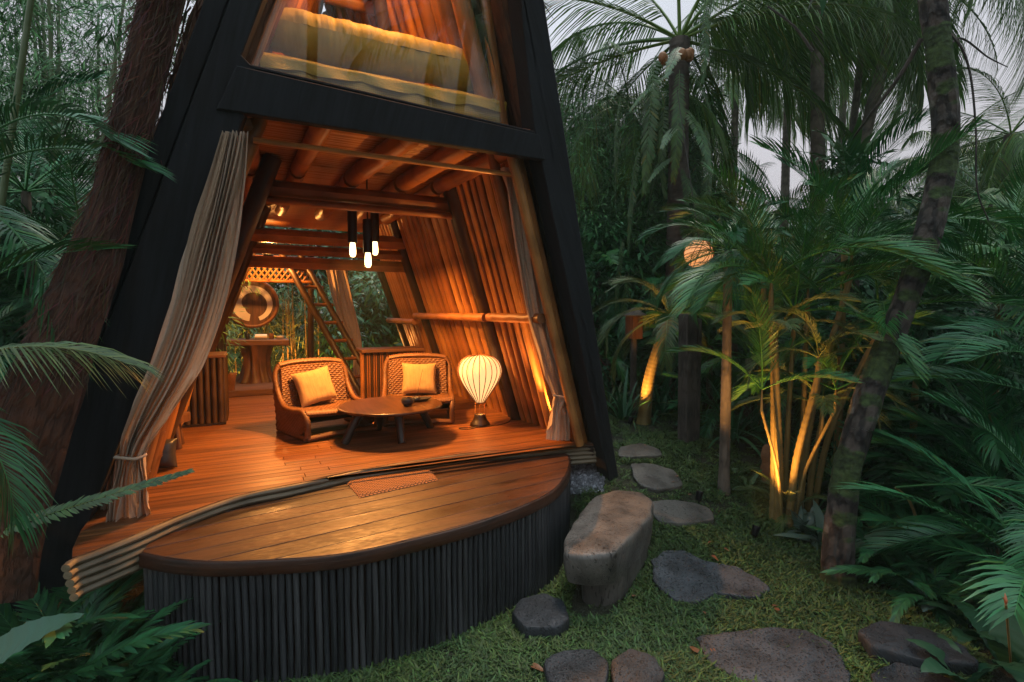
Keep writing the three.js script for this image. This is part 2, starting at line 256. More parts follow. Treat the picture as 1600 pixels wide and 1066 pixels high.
{ // thatched roof slopes behind the boards
  const slope = (side) => {
    const G = new Geo(), X = side < 0 ? XL : XR, nu = 60, nv = 24, XO = side < 0 ? XLO : XRO, o0 = .08, th = 1, T0 = -.1, T1 = BACK - .2, y0 = side < 0 ? -.9 : -.35;
    const P = (u, v, o) => { const y = lerp(y0, 5.62, u), k = (o - o0) / (1 - o0), nz = .12 * k * (fbm(u * 40, v * 20 + 3, 4) - .5); return S(lerp(X(y) + side * .1, XO(y) + side * (side < 0 ? .06 : .02), k) + side * nz, y, lerp(T0, T1, v)); };
    const sheet = (o) => { const b = []; for (let i = 0; i <= nu; i++) for (let j = 0; j <= nv; j++) b.push(G.v(P(i / nu, j / nv, o), null, j / nv * 6, i / nu * 6)); for (let i = 0; i < nu; i++) for (let j = 0; j < nv; j++) { const a = i * (nv + 1) + j; G.q(b[a], b[a + 1], b[a + nv + 2], b[a + nv + 1]); } return b; };
    sheet(o0); sheet(th);
    for (const v of [0, 1]) { const rows = []; for (let i = 0; i <= nu; i++) { const r = []; for (let k = 0; k <= 6; k++) { const p = P(i / nu, v, lerp(o0, th, k / 6)); if (v === 0) p.z += .05 * fbm(i * .9, k * 1.7, 3) * (k > 0 && k < 6 ? 1 : 0); r.push(G.v(p, null, k / 6 * .6, i / nu * 6)); } rows.push(r); } for (let i = 0; i < nu; i++) for (let k = 0; k < 6; k++) G.q(rows[i][k], rows[i][k + 1], rows[i + 1][k + 1], rows[i + 1][k]); }
    const roof = mesh('thatch_roof', G.build(), M.thatch, house);
    // loose straw along the front edge
    const g = new Geo(); g.v(V(-.004, 0, 0)); g.v(V(.004, 0, 0)); g.v(V(.003, -.16, .02)); g.v(V(-.003, -.16, .02)); g.v(V(0, -.3, .06)); g.q(0, 1, 2, 3); g.t(3, 2, 4);
    const N = side < 0 ? 1200 : 1800, im = new THREE.InstancedMesh(g.build(), M.straw, N), r = rng(side < 0 ? 91 : 92), o = new THREE.Object3D();
    for (let i = 0; i < N; i++) { const u = r(), k = Math.pow(r(), .6), p = P(u, r() < .7 ? 0 : r() * .05, lerp(side < 0 ? .6 : .85, 1.05, k)); o.position.copy(p); o.position.z += .02 + r() * .06; o.rotation.set((r() - .3) * .5, r() * 6.28, side * -.36 + (r() - .5) * .75); o.scale.set(.7 + r(), .35 + r() * .75, 1); o.updateMatrix(); im.setMatrixAt(i, o.matrix); im.setColorAt(i, lin(.5 + r() * .9, .5 + r() * .75, .5 + r() * .7)); }
    im.name = 'loose_straw'; im.userData = { kind: 'stuff' }; im.castShadow = im.receiveShadow = true; roof.add(im);
  };
  slope(-1); slope(1);
}
{ // inner walls: bamboo poles side by side on a dark lining
  const wall = (side, y0, y1, T0, T1, pitch, rad, seed, add = 0) => {
    const X = side < 0 ? (y => XL(y) + .005 - (y > 2.8 ? .28 : 0)) : (y => XR(y) - .005), r = rng(seed);
    const b = new Geo(); const c = [S(X(y0), y0, T0), S(X(y0), y0, T1), S(X(y1), y1, T1), S(X(y1), y1, T0)].map(p => b.v(p, null, p.z, p.y)); b.q(c[0], c[1], c[2], c[3]);
    const back = mesh('wall', b.build(), M.under, house); let k = 0;
    for (let t = T0 - pitch / 2; t > T1; t -= pitch * (.93 + .14 * r()), k++) {
      const q = rad * (.9 + .2 * r()), o = -side * (q + .03), j = (r() - .5) * .03;
      mesh('bamboo_pole', culm(S(X(y0) + o, y0, t + j), S(X(y1) + o, y1, t - j), q, .5 + .2 * r(), 9, r() * .5, .93), [M.bamboo, M.bambooB, M.bambooC, M.bamboo][Math.floor(r() * 4)], back);
    }
  };
  wall(1, .01, CEIL, -.15, -1.38, .165, .05, 11);
  wall(1, .01, CEIL, -1.72, -3.9, .245, .072, 12);
  wall(1, .3, CEIL, -4.25, -5.7, .17, .055, 13);
  wall(-1, .01, CEIL, -.1, BACK + .6, .26, .1, 14);
  wall(1, CEIL + .3, 5.3, -.25, -4.6, .2, .085, 15);
  wall(-1, CEIL + .3, 5.3, -.25, -4.6, .2, .085, 16);
  const r = rng(77);
  // raking posts of the frames, in pairs, and their feet
  const post = (side, t, q, m, o = .12) => { const X = side < 0 ? XL : XR; return mesh('post', culm(S(X(0) - side * o, .005, t), S(X(CEIL) - side * o, CEIL - .02, t), q, .62, 10, r() * .5), m, house); };
  for (const side of [-1, 1]) { post(side, -1.5, .082, M.bambooDark, .15); post(side, -1.66, .06, M.bambooDark, .13); post(side, -4.02, .075, M.bambooDark, .15); post(side, -4.17, .05, M.bambooB, .13); post(side, -5.9, .07, M.bambooDark, .14); post(side, -.12, .05, M.bamboo, .06); }
  post(1, -.02, .045, M.bambooC, .17); post(1, -.30, .05, M.bambooB, .2);
  // hand rail along the right wall
  const RY = 1.33; mesh('rail', culm(S(XR(RY) - .27, RY, -4.15), S(XR(RY) - .27, RY, -1.3), .052, .5, 10, .2), M.bambooB, house);
  mesh('rail', culm(S(XR(RY) - .25, RY + .005, -1.25), S(XR(RY) - .25, RY + .005, -.05), .05, .4, 10, .1), M.bambooB, house);
  mesh('rail', culm(S(XR(RY) - .24, RY - .1, -6.1), S(XR(RY) - .24, RY - .1, -4.25), .05, .5, 10, .1), M.bamboo, house);
  mesh('rail', culm(S(XR(.62) - .2, .62, -6.1), S(XR(.62) - .2, .62, -4.25), .045, .5, 10, .1), M.bambooB, house);
  // ledger on the front: short bamboo blocks where the beam sits on the posts
  mesh('post_block', culm(onF(352, 192, -.12), onF(392, 190, -.12), .07, .9, 10, .5), M.bamboo, house);
}
{ // ceiling: split-bamboo mat on joists on paired cross beams
  const cx = (y) => [XL(y) + .02, XR(y) - .02], r = rng(31);
  const c = new Geo(), T0 = .085, T1 = -5.9; const TS = -.2, A = [S(cx(CEIL)[0], CEIL + .02, TS), S(cx(CEIL)[1], CEIL + .02, TS), S(cx(CEIL)[1], CEIL + .02, T1), S(cx(CEIL)[0], CEIL + .02, T1)]; const lo = A.map(p => c.v(p)), hi = A.map(p => c.v(p.clone().add(V(0, .05, .01)))); c.q(...lo); c.q(...hi); for (let i = 0; i < 4; i++) c.q(lo[i], lo[(i + 1) % 4], hi[(i + 1) % 4], hi[i]);
  const ceil = mesh('ceiling', c.build(), M.under, house);
  const gs = []; for (let t = T0; t > T1; t -= .052) { const y = CEIL + r() * .008, [a, b] = cx(y); gs.push(sweep(line(S(a, y, t + (r() - .5) * .02), S(b, y, t + (r() - .5) * .02), 3), .017 + r() * .006, 6, false)); }
  const sl = mesh('ceiling_mat', mergeGeometries(gs), M.bamboo, ceil); sl.userData = { kind: 'stuff' };
  for (const [x0, x1, q] of [[.53, .46, .075], [1.17, .98, .09], [1.64, 1.5, .09], [2.02, 1.9, .08], [-.0, .04, .085]]) for (const [a, b] of [[0, -.5], [-.5, -1]]) {
    const ta = a === 0 ? .085 : -1.7, tb = a === 0 ? -1.62 : -3.95; mesh('joist', culm(S(a ? x1 : x0, CEIL - q - .005, ta), S(x1 - (a ? .04 : 0), CEIL - q - .005, tb), q, .55, 10, r() * .4), [M.bamboo, M.bambooB][Math.floor(r() * 2)], house);
  }
  for (const [t, q, y, m] of [[-1.6, .08, 2.58, M.bambooB], [-1.53, .038, 2.46, M.bambooB], [-4.0, .1, 2.45, M.bamboo], [-4.03, .07, 2.27, M.bambooB], [-4.1, .085, 2.10, M.bamboo], [-5.85, .07, 2.45, M.bambooB], [-.05, .02, 2.56, M.bambooC]]) mesh('cross_beam', culm(S(XL(y) + .08, y, t), S(XR(y) - .1, y, t), q, .6, 10, r() * .5), m, house);
  // woven lattice frieze over the bathroom opening
  const F = []; for (let k = 0; k < 17; k++) for (const s of [-1, 1]) { const x = lerp(-.5, 1.0, k / 16); F.push(sweep(line(S(x - s * .13, 1.95, -5.9 + s * .014), S(x + s * .13, 2.31, -5.9 + s * .014), 2), .016, 5, false)); }
  const fr = mesh('lattice_frieze', mergeGeometries(F), M.bamboo, house); fr.userData = { kind: 'stuff' };
  for (const y of [2.34, 1.93]) mesh('lattice_rail', culm(S(-.55, y, -5.9), S(1.1, y, -5.9), .028, .5, 8, .2), M.bamboo, house);
  for (const x of [-.46, 1.0]) mesh('bathroom_post', culm(S(x, 0, -5.95), S(x + (x < 0 ? .1 : 0), 2.4, -5.95), .055, .5, 9, .2), M.bambooDark, house);
}
{ // bedroom behind the glass: floor, pane, frame poles
  const g = new Geo(), y0 = 3.0, y1 = 5.1, P = [S(XL(y0) - .13, y0 - .07, -.16), S(XR(y0) + .06, y0 - .16, -.16), S(XR(y1) + .3, y1, -.16), S(XL(y1) - .13, y1, -.16)].map(p => g.v(p)); g.q(...P);
  mesh('glass_pane', g.build(), M.glass, house); mesh('glass_pane', g.build().translate(0, 0, -.02), M.glass, house);  // second pane added close behind the first to strengthen the reflection
  const r = rng(3);
  mesh('window_pole', culm(S(XR(2.98) - .0, 2.88, -.30), S(XR(5.1) + .2, 5.1, -.30), .048, .45, 10, .25), M.bambooC, house);
  mesh('window_pole', culm(S(XR(2.98) - .1, 2.88, -.42), S(XR(5.1) + .1, 5.1, -.42), .04, .5, 10, .1), M.bamboo, house);
  mesh('window_pole', culm(S(XL(2.98) - .10, 2.98, -.24), S(XL(5.1) - .10, 5.1, -.24), .025, .45, 10, .25), M.bambooC, house);
  mesh('post', culm(S(1.65, 2.95, -2.0), S(1.05, 5.0, -1.6), .07, .5, 10, .25), M.bambooDark, house);
  mesh('cross_beam', culm(S(.75, 4.55, -2.1), S(1.55, 4.55, -2.1), .06, .5, 10, .25), M.bamboo, house);
  // back gable of the bedroom, split bamboo
  const bw = new Geo(), c = [S(XL(2.9), 2.9, -4.65), S(XR(2.9), 2.9, -4.65), S(XR(5.4), 5.4, -4.65), S(XL(5.4), 5.4, -4.65)].map(p => bw.v(p)); bw.q(...c); mesh('gable_wall', bw.build(), M.bambooB, house);
}

const DK = -.085;
// ------------------------------------------------------------------ round step deck in front of the house
{
  const deck = thing('step_deck', 'curved dark timber step deck skirted with thin vertical slats', 'deck');
  const rimPx = [[222, 863], [268, 872], [331, 877], [410, 875], [528, 866], [637, 844], [760, 811], [856, 771], [882, 744], [889, 724], [887, 710]];
  const rim = curve(rimPx.map(p => onY(p[0], p[1], DK)), 150); const end = V(2.9, DK, -.3); 
  const out = rim.map(p => [p.x, p.z]); out.push([end.x, end.z], [2.4, -.36], [1.8, -.42], [1.2, -.42], [.6, -.34], [.2, -.24], [-.1, -.12], [-.42, .1], [-.6, .32]);
  // boards at a slight angle
  const an = .13, ca = Math.cos(an), sa = Math.sin(an), rot = out.map(([x, z]) => [x * ca - z * sa, x * sa + z * ca]), un = (a, b) => [a * ca + b * sa, -a * sa + b * ca];
  const base = mesh('deck_frame', plate(out.map(p => [p[0], -p[1]]), .05, (x, y, z) => V(x, DK - .085 + z, -y)), M.under, deck);
  const r = rng(8); const w = .2; for (let v = -1.5; v < 2; v += w) {
    const s = clipHalf(clipHalf(rot, 1, v + .003, true), 1, v + w - .003, false); if (s.length < 3) continue; const ou = r() * 7, dy = r() * .002;
    const g = uvBox(plate(s.map(p => [p[0], -p[1]]), .034, (x, y, z) => { const [a, b] = un(x, -y); return V(a, DK - .034 + z + dy, b); }, .003)); const uv = g.attributes.uv; for (let i = 0; i < uv.count; i++) uv.setXY(i, uv.getX(i) * .9 + ou, uv.getY(i) * .45 + ou * 2.3);
    mesh('deck_board', g, [M.deckA, M.deckB, M.deckC][Math.floor(r() * 3)], deck);
  }
  // fascia: a bent board round the rim
  const G = new Geo(); const N = rim.length, prof = [[.004, DK - .002], [.022, DK - .006], [.024, DK - .083], [.0, DK - .085]]; let len = 0;
  for (let i = 0; i < N; i++) { const t = rim[Math.min(N - 1, i + 1)].clone().sub(rim[Math.max(0, i - 1)]).normalize(); if (i) len += rim[i].distanceTo(rim[i - 1]); for (const [o, y] of prof) G.v(V(rim[i].x - t.z * o, y, rim[i].z + t.x * o), null, y * 2, len); }
  for (let i = 0; i < N - 1; i++) for (let k = 0; k < 3; k++) G.q(i * 4 + k, i * 4 + k + 1, i * 4 + k + 5, i * 4 + k + 4);
  mesh('fascia', G.build(), M.deckB, deck);
  // backing skirt
  const B = new Geo(); for (let i = 0; i < N; i++) { const t = rim[Math.min(N - 1, i + 1)].clone().sub(rim[Math.max(0, i - 1)]).normalize(); for (const y of [DK - .075, -1.0]) B.v(V(rim[i].x + t.z * .035, y, rim[i].z - t.x * .035)); } for (let i = 0; i < N - 1; i++) B.q(i * 2, i * 2 + 1, i * 2 + 3, i * 2 + 2);
  const sk = mesh('skirt', B.build(), M.under, deck);
  const cr = new THREE.CatmullRomCurve3(rim), Ln = cr.getLength(), n = Math.round(Ln / .0425);
  const proto = [0, 1, 2].map(k => { const g = new THREE.CylinderGeometry(.017, .017, 1, 7, 3); const p = g.attributes.position; for (let i = 0; i < p.count; i++) p.setX(i, p.getX(i) + .003 * Math.sin(p.getY(i) * 5 + k * 2)); g.computeVertexNormals(); const uv = g.attributes.uv; for (let i = 0; i < uv.count; i++) uv.setXY(i, uv.getX(i) * .13 + k * .37, uv.getY(i) * .7 + k * .2); return g; });
  for (let i = 0; i < n; i++) { const p = cr.getPointAt((i + .5) / n), t = cr.getTangentAt((i + .5) / n); const bot = -.9 - .03 * r(), top = DK - .077, o = mesh('slat', proto[Math.floor(r() * 3)], [M.slatA, M.slatA, M.slatB, M.slatC][Math.floor(r() * 4)], sk); o.position.set(p.x + t.z * .004, (top + bot) / 2, p.z - t.x * .004); o.scale.set(.9 + .25 * r(), top - bot, 1); o.rotation.set((r() - .5) * .012, Math.atan2(-t.z, t.x), (r() - .5) * .012); }
}
{ // door mat
  const c = [[530, 745], [660, 727], [673, 744], [552, 770]].map(p => onY(p[0], p[1], DK).add(V(.02, 0, .16))); const m = c.reduce((a, b) => a.add(b.clone().multiplyScalar(.25)), V());
  const g = new Geo(), N = 26, K = 14; for (let i = 0; i <= N; i++) for (let j = 0; j <= K; j++) { const p = c[0].clone().lerp(c[1], i / N).lerp(c[3].clone().lerp(c[2], i / N), j / K); const ed = i === 0 || j === 0 || i === N || j === K; g.v(V(p.x, ed ? DK + .003 : DK + .018 + .003 * ((i + j) % 2), p.z), null, i / N * .9 * 2.4, j / K * .5 * 2.4); } for (let i = 0; i < N; i++) for (let j = 0; j < K; j++) { const a = i * (K + 1) + j; g.q(a, a + 1, a + K + 2, a + K + 1); }
  solo('door_mat', g.build(), M.mat, 'brown woven coir door mat lying on the step deck', 'door mat');
}

// ================================================================== furniture and lamps
const WARM = lin(1, .40, .09);
function glow(x, y, z, cd, parent, size = .06) { const l = new THREE.PointLight(WARM, cd, 0, 2); l.position.set(x, y, z); l.castShadow = true; l.shadow.radius = size / .02; parent.add(l); return l; }
// a woven sheet: pos(u, v) on [0,1]^2, displaced like plaited strands, with thickness
function woven(pos, nu, nv, su, sv, amp, th) {
  const G = new Geo(), e = .004, A = [], B = [];
  for (let i = 0; i <= nu; i++) for (let j = 0; j <= nv; j++) {
    const u = i / nu, v = j / nv, p = pos(u, v), du = pos(Math.min(1, u + e), v).sub(pos(Math.max(0, u - e), v)), dv = pos(u, Math.min(1, v + e)).sub(pos(u, Math.max(0, v - e))), n = du.cross(dv).normalize();
    const row = Math.floor(v * sv), x = u * su + (row % 2) * .5, h = Math.pow(Math.abs(Math.sin(Math.PI * x)), .7) * Math.pow(Math.abs(Math.sin(Math.PI * v * sv)), .7) * amp;
    A.push(G.v(p.clone().addScaledVector(n, th / 2 + h), null, u, v)); B.push(G.v(p.clone().addScaledVector(n, -th / 2 - h), null, u, v));
  }
  const k = (i, j) => i * (nv + 1) + j;
  for (let i = 0; i < nu; i++) for (let j = 0; j < nv; j++) { G.q(A[k(i, j)], A[k(i + 1, j)], A[k(i + 1, j + 1)], A[k(i, j + 1)]); G.q(B[k(i, j)], B[k(i, j + 1)], B[k(i + 1, j + 1)], B[k(i + 1, j)]); }
  for (let i = 0; i < nu; i++) { G.q(A[k(i, 0)], B[k(i, 0)], B[k(i + 1, 0)], A[k(i + 1, 0)]); G.q(A[k(i, nv)], A[k(i + 1, nv)], B[k(i + 1, nv)], B[k(i, nv)]); }
  for (let j = 0; j < nv; j++) { G.q(A[k(0, j)], A[k(0, j + 1)], B[k(0, j + 1)], B[k(0, j)]); G.q(A[k(nu, j)], B[k(nu, j)], B[k(nu, j + 1)], A[k(nu, j + 1)]); }
  return G.build();
}
const braid = (pts, r, n = 90) => { const c = curve(pts, n); return sweep(c, (s, a, i) => r * (1 + .16 * Math.sin(i * 1.9 + a * 2)), 8); };
function makeChair(label, pos, turn) {
  const g = thing('wicker_lounge_chair', label, 'chair', pos, 'wicker lounge chairs round the low table'); g.rotation.y = turn;
  const w = .41, back = (x, y) => V(x, y, -.30 - .17 * (y - .1) + .05 * (x / w) ** 2);
  mesh('backrest', woven((u, v) => { const y = lerp(.1, .76, v), x = lerp(-w, w, u) * (1 - .05 * v); return back(x, y - .03 * Math.pow(Math.abs(u * 2 - 1), 6) * v); }, 84, 100, 14, 25, .012, .03), M.rattan, g);
  mesh('seat', woven((u, v) => { const z = lerp(-.34, .42, v); return V(lerp(-w, w, u), .25 + .05 * sstep(.1, .42, z) - .05 * sstep(.36, .44, z) + .02 * (u * 2 - 1) ** 2, z); }, 84, 80, 14, 20, .010, .03), M.rattan, g);
  for (const s of [-1, 1]) {
    mesh('side_panel', woven((u, v) => { const z = lerp(-.36, .40, u), top = .27 + .45 * Math.pow(clamp((-z - .06) / .3), 1.5) * .55 + .04 * sstep(.1, .4, z), bot = .02 + .10 * Math.pow(clamp((z - .12) / .28), 2); return V(s * (w + .02 - .03 * u * u), lerp(bot, top, v), z - .12 * Math.max(0, v - .3) * (1 - u)); }, 70, 60, 12, 13, .010, .03), M.rattan, g);
    mesh('side_rim', braid([V(s * w * .93, .77, -.42), V(s * (w + .02), .66, -.40), V(s * (w + .025), .46, -.31), V(s * (w + .025), .32, -.14), V(s * (w + .02), .30, .15), V(s * (w + .01), .31, .36), V(s * w, .22, .45), V(s * w, .05, .44)], .032), M.rattan, g);
    mesh('foot_rail', braid([V(s * (w + .01), .034, -.36), V(s * (w + .01), .03, 0), V(s * w, .034, .42)], .03), M.rattan, g);
  }
  mesh('top_rim', braid([V(-w * .93, .765, -.42), V(-w * .5, .79, -.43), V(w * .5, .79, -.43), V(w * .93, .765, -.42)], .034), M.rattan, g);
  mesh('seat_rim', braid([V(-w, .30, .40), V(0, .285, .44), V(w, .30, .40)], .036), M.rattan, g);
  mesh('front_rail', braid([V(-w, .036, .43), V(0, .06, .46), V(w, .036, .43)], .032), M.rattan, g);
  mesh('under_board', rbox(.76, .012, .7).translate(0, .19, 0), M.darkWood, g);
  return g;
}
function makeCushion(w, h, th, seed) {
  const n = 26, G = new Geo(), f = []; for (const s of [1, -1]) { const a = []; for (let i = 0; i <= n; i++) for (let j = 0; j <= n; j++) { const u = i / n * 2 - 1, v = j / n * 2 - 1, k = Math.pow(Math.max(0, (1 - u ** 4) * (1 - v ** 4)), .55), pin = 1 - .07 * (1 - Math.abs(u)) * Math.abs(v) ** 3, pin2 = 1 - .07 * (1 - Math.abs(v)) * Math.abs(u) ** 3; a.push(G.v(V(u * w / 2 * pin2, v * h / 2 * pin, s * (k * th / 2 + .004) + .012 * (fbm(u * 2.5 + seed, v * 2.5 + s, 3) - .5) * k), null, (u + 1) * .5, (v + 1) * .5)); } for (let i = 0; i < n; i++) for (let j = 0; j < n; j++) { const q = i * (n + 1) + j; s > 0 ? G.q(a[q], a[q + n + 1], a[q + n + 2], a[q + 1]) : G.q(a[q], a[q + 1], a[q + n + 2], a[q + n + 1]); } }
  return G.build();
}
{
  const A = makeChair('wicker lounge chair with its cushion leaning askew, nearer the dark slatted chest', V(.78, .0, -1.95), .30);
  const B = makeChair('wicker lounge chair with its cushion upright, beside the balloon lamp', V(1.94, .0, -2.1), -.28);
  for (const [c, rz, dx, label] of [[A, .16, -.03, 'tan woven cushion tilted on the chair nearer the chest'], [B, -.02, .02, 'tan woven cushion upright on the chair beside the balloon lamp']]) {
    const o = solo('cushion', makeCushion(.46, .42, .16, rz * 20), M.pillow, label, 'cushion', 'cushions on the wicker chairs'); o.position.copy(c.localToWorld(V(dx, .50, -.235))); o.rotation.set(-.32, c.rotation.y, rz, 'YXZ'); c.updateMatrixWorld(true); o.position.copy(c.localToWorld(V(dx, .50, -.235)));
  }
  // low round table
  const t = thing('low_table', 'low round dark wooden table with four splayed legs', 'table', V(1.39, 0, -1.3));
  const topG = lathe([[0, .325], [.53, .325], [.56, .332], [.572, .345], [.568, .358], [.555, .364], [0, .364]], 64); const p = topG.attributes.position, uv = topG.attributes.uv; for (let i = 0; i < p.count; i++) uv.setXY(i, p.getX(i) * 1.2, p.getZ(i) * 1.2);
  mesh('table_top', topG, M.tableTop, t);
  for (const [fx, fz] of [[.02, .36], [-.5, .12], [.5, -.2], [-.06, -.36]]) mesh('leg', sweep(line(V(fx * 1.06, .004, fz * 1.06), V(fx * .72, .327, fz * .72), 4), (s) => lerp(.043, .05, s), 12), M.darkWood, t);
  // things on it
  const tray = thing('incense_tray', 'oval dark tray with a burning incense stick on the low table', 'tray', V(1.74, .366, -1.36)); tray.rotation.y = .35;
  mesh('tray', lathe([[0, .004], [.12, .004], [.15, .02], [.155, .03], [.145, .03], [.115, .012], [0, .012]], 32).scale(1, 1, .6), M.ceramic, tray);
  mesh('burner', lathe([[0, .012], [.04, .012], [.05, .03], [.04, .05], [.03, .05], [.03, .04], [0, .04]], 20).translate(-.05, 0, 0), M.ceramic, tray); mesh('incense_stick', sweep(line(V(-.04, .045, 0), V(.06, .36, -.02), 2), .0025, 5), M.bambooDark, tray);
  const bowl = solo('bowl', lathe([[0, 0], [.04, 0], [.065, .03], [.07, .06], [.058, .085], [.05, .085], [.06, .06], [.05, .03], [0, .02]], 24), M.ceramic, 'small dark ceramic bowl on the low table', 'bowl'); bowl.position.set(1.53, .366, -1.12);
}
{ // balloon-shaped floor lamp
  const P = onY(750, 665, 0), g = thing('balloon_lamp', 'glowing paper floor lamp shaped like a hot-air balloon', 'lamp', P); g.scale.set(1.2, 1.1, 1.2);
  const prof = [[.045, .26], [.075, .31], [.13, .39], [.185, .48], [.222, .57], [.228, .64], [.205, .71], [.15, .765], [.08, .79], [.0, .798]];
  const pc = new THREE.SplineCurve(prof.map(q => new THREE.Vector2(...q))).getPoints(40);
  mesh('lamp_shade', lathe(pc.map(q => [q.x * .955, q.y - .003]), 40), M.paper, g);
  for (let k = 0; k < 22; k++) { const a = k / 22 * Math.PI * 2; mesh('shade_rib', sweep(pc.filter((_, i) => i % 2 === 0).map(q => V(Math.cos(a) * q.x, q.y, Math.sin(a) * q.x)), .0042, 5), M.bambooB, g); }
  mesh('shade_ring', new THREE.TorusGeometry(.047, .006, 6, 24).rotateX(Math.PI / 2).translate(0, .26, 0), M.bambooB, g);
  for (let k = 0; k < 4; k++) { const a = k * Math.PI / 2 + .4; mesh('cord', sweep(line(V(Math.cos(a) * .046, .26, Math.sin(a) * .046), V(Math.cos(a) * .05, .13, Math.sin(a) * .05), 2), .004, 5), M.bambooC, g); }
  mesh('basket', lathe([[0, .003], [.105, .003], [.1, .03], [.075, .06], [.06, .1], [.058, .13], [.05, .13], [.05, .1], [0, .09]], 24), M.darkWood, g);
  mesh('power_cable', sweep(curve([V(0, .008, .06), V(-.22, .008, .12), V(-.25, .008, .05), V(0, .008, .1), V(.25, .008, .06), V(.38, .008, -.06), V(.42, .04, -.12)], 40), .005, 5), M.darkWood, g);
  glow(0, .55, 0, 7.5, g, .1);
}
{ // three pendant lamps: bamboo tubes with bulbs, hung from the joists
  [[551, 388, 5.8, 'longest dark bamboo pendant lamp over the table, set apart from the pair'], [575, 404, 5.65, 'lowest dark bamboo pendant lamp over the table'], [586, 386, 6.2, 'rearmost dark bamboo pendant lamp behind the other two']].forEach(([px, py, d, label]) => {
    const b = at(px, py, d), g = thing('pendant_lamp', label, 'lamp', b, 'pendant lamps over the low table');
    mesh('bulb', lathe([[0, -.1], [.022, -.095], [.034, -.07], [.036, -.03], [.03, .04], [.02, .09], [.0, .1]], 18), M.bulb, g);
    mesh('lamp_tube', culm(V(0, .06, 0), V(0, .42, 0), .052, .3, 12, .2), M.darkWood, g);
    mesh('cord', sweep(line(V(0, .4, 0), V(0, 2.84 - b.y, 0), 2), .008, 6), M.darkWood, g);
    const l = new THREE.SpotLight(WARM, 12, 0, 1.5, .5, 2); l.position.set(0, -.06, 0); l.target.position.set(0, -2, 0); l.castShadow = true; l.shadow.radius = 2.5; g.add(l, l.target); // the tube keeps the light off the ceiling
  });
}
{ // spot lamp on the floor by the right post, throwing light up the bamboo
  const P = onY(903, 672, 0); P.x = 2.98; P.z = -.38; const g = thing('floor_spotlight', 'small black spotlight on the floor beside the right post', 'lamp', V(2.97, 0, -.42));
  mesh('base', lathe([[0, .003], [.06, .003], [.06, .015], [.02, .025], [.015, .05], [0, .05]], 18), M.metal, g);
  const h = mesh('head', lathe([[0, -.06], [.035, -.055], [.042, 0], [.045, .05], [.04, .05], [.036, .03], [0, .03]], 18), M.metal, g); h.position.set(0, .1, 0); h.rotation.set(-.25, 0, .38);
  const len = mesh('lens', new THREE.CircleGeometry(.036, 18).rotateX(-Math.PI / 2).translate(0, .035, 0), M.spotGlow, h);
  const s = new THREE.SpotLight(WARM, 18, 0, .6, .6, 2); s.position.set(-.02, .17, -.02); s.target.position.set(-.55, 2.2, .3); s.castShadow = true; s.shadow.radius = 2; g.add(s, s.target);
}
// curtains: rows of [leftPx, rightPx, y] in the picture, laid on the leaning front plane, gathered into folds
function drape(name, rows, z0, folds, amp, label, seed, parts = true, n = 110) {
  const pl = rows.map(r => onF(r[0], r[2], z0)), pr = rows.map(r => onF(r[1], r[3] ?? r[2], z0)), cl = new THREE.CatmullRomCurve3(pl), cr = new THREE.CatmullRomCurve3(pr), K = 60, G = new Geo();
  for (let j = 0; j <= K; j++) { const a = cl.getPoint(j / K), b = cr.getPoint(j / K), wd = a.distanceTo(b); for (let i = 0; i <= n; i++) { const u = i / n, ph = (u + .35 * (fbm(u * 4 + seed, j * .035, 2) - .5)) * folds * Math.PI * 2 + seed; const p = a.clone().lerp(b, u + .012 * Math.sin(ph * 2.3)); const A = amp * (.45 + 1.1 * Math.min(1, .12 / Math.max(wd, .03)) ** .5); p.z += A * Math.sin(ph) * (.7 + .4 * Math.sin(u * 9 + seed * 3)) + A * .4 * Math.sin(ph * .37 + j * .05) + .008 * Math.sin(ph * 3 + j * .2); G.v(p, null, u * folds * .12, j / K * 3); } }
  for (let j = 0; j < K; j++) for (let i = 0; i < n; i++) { const q = j * (n + 1) + i; G.q(q, q + n + 1, q + n + 2, q + 1); }
  return G.build();
}
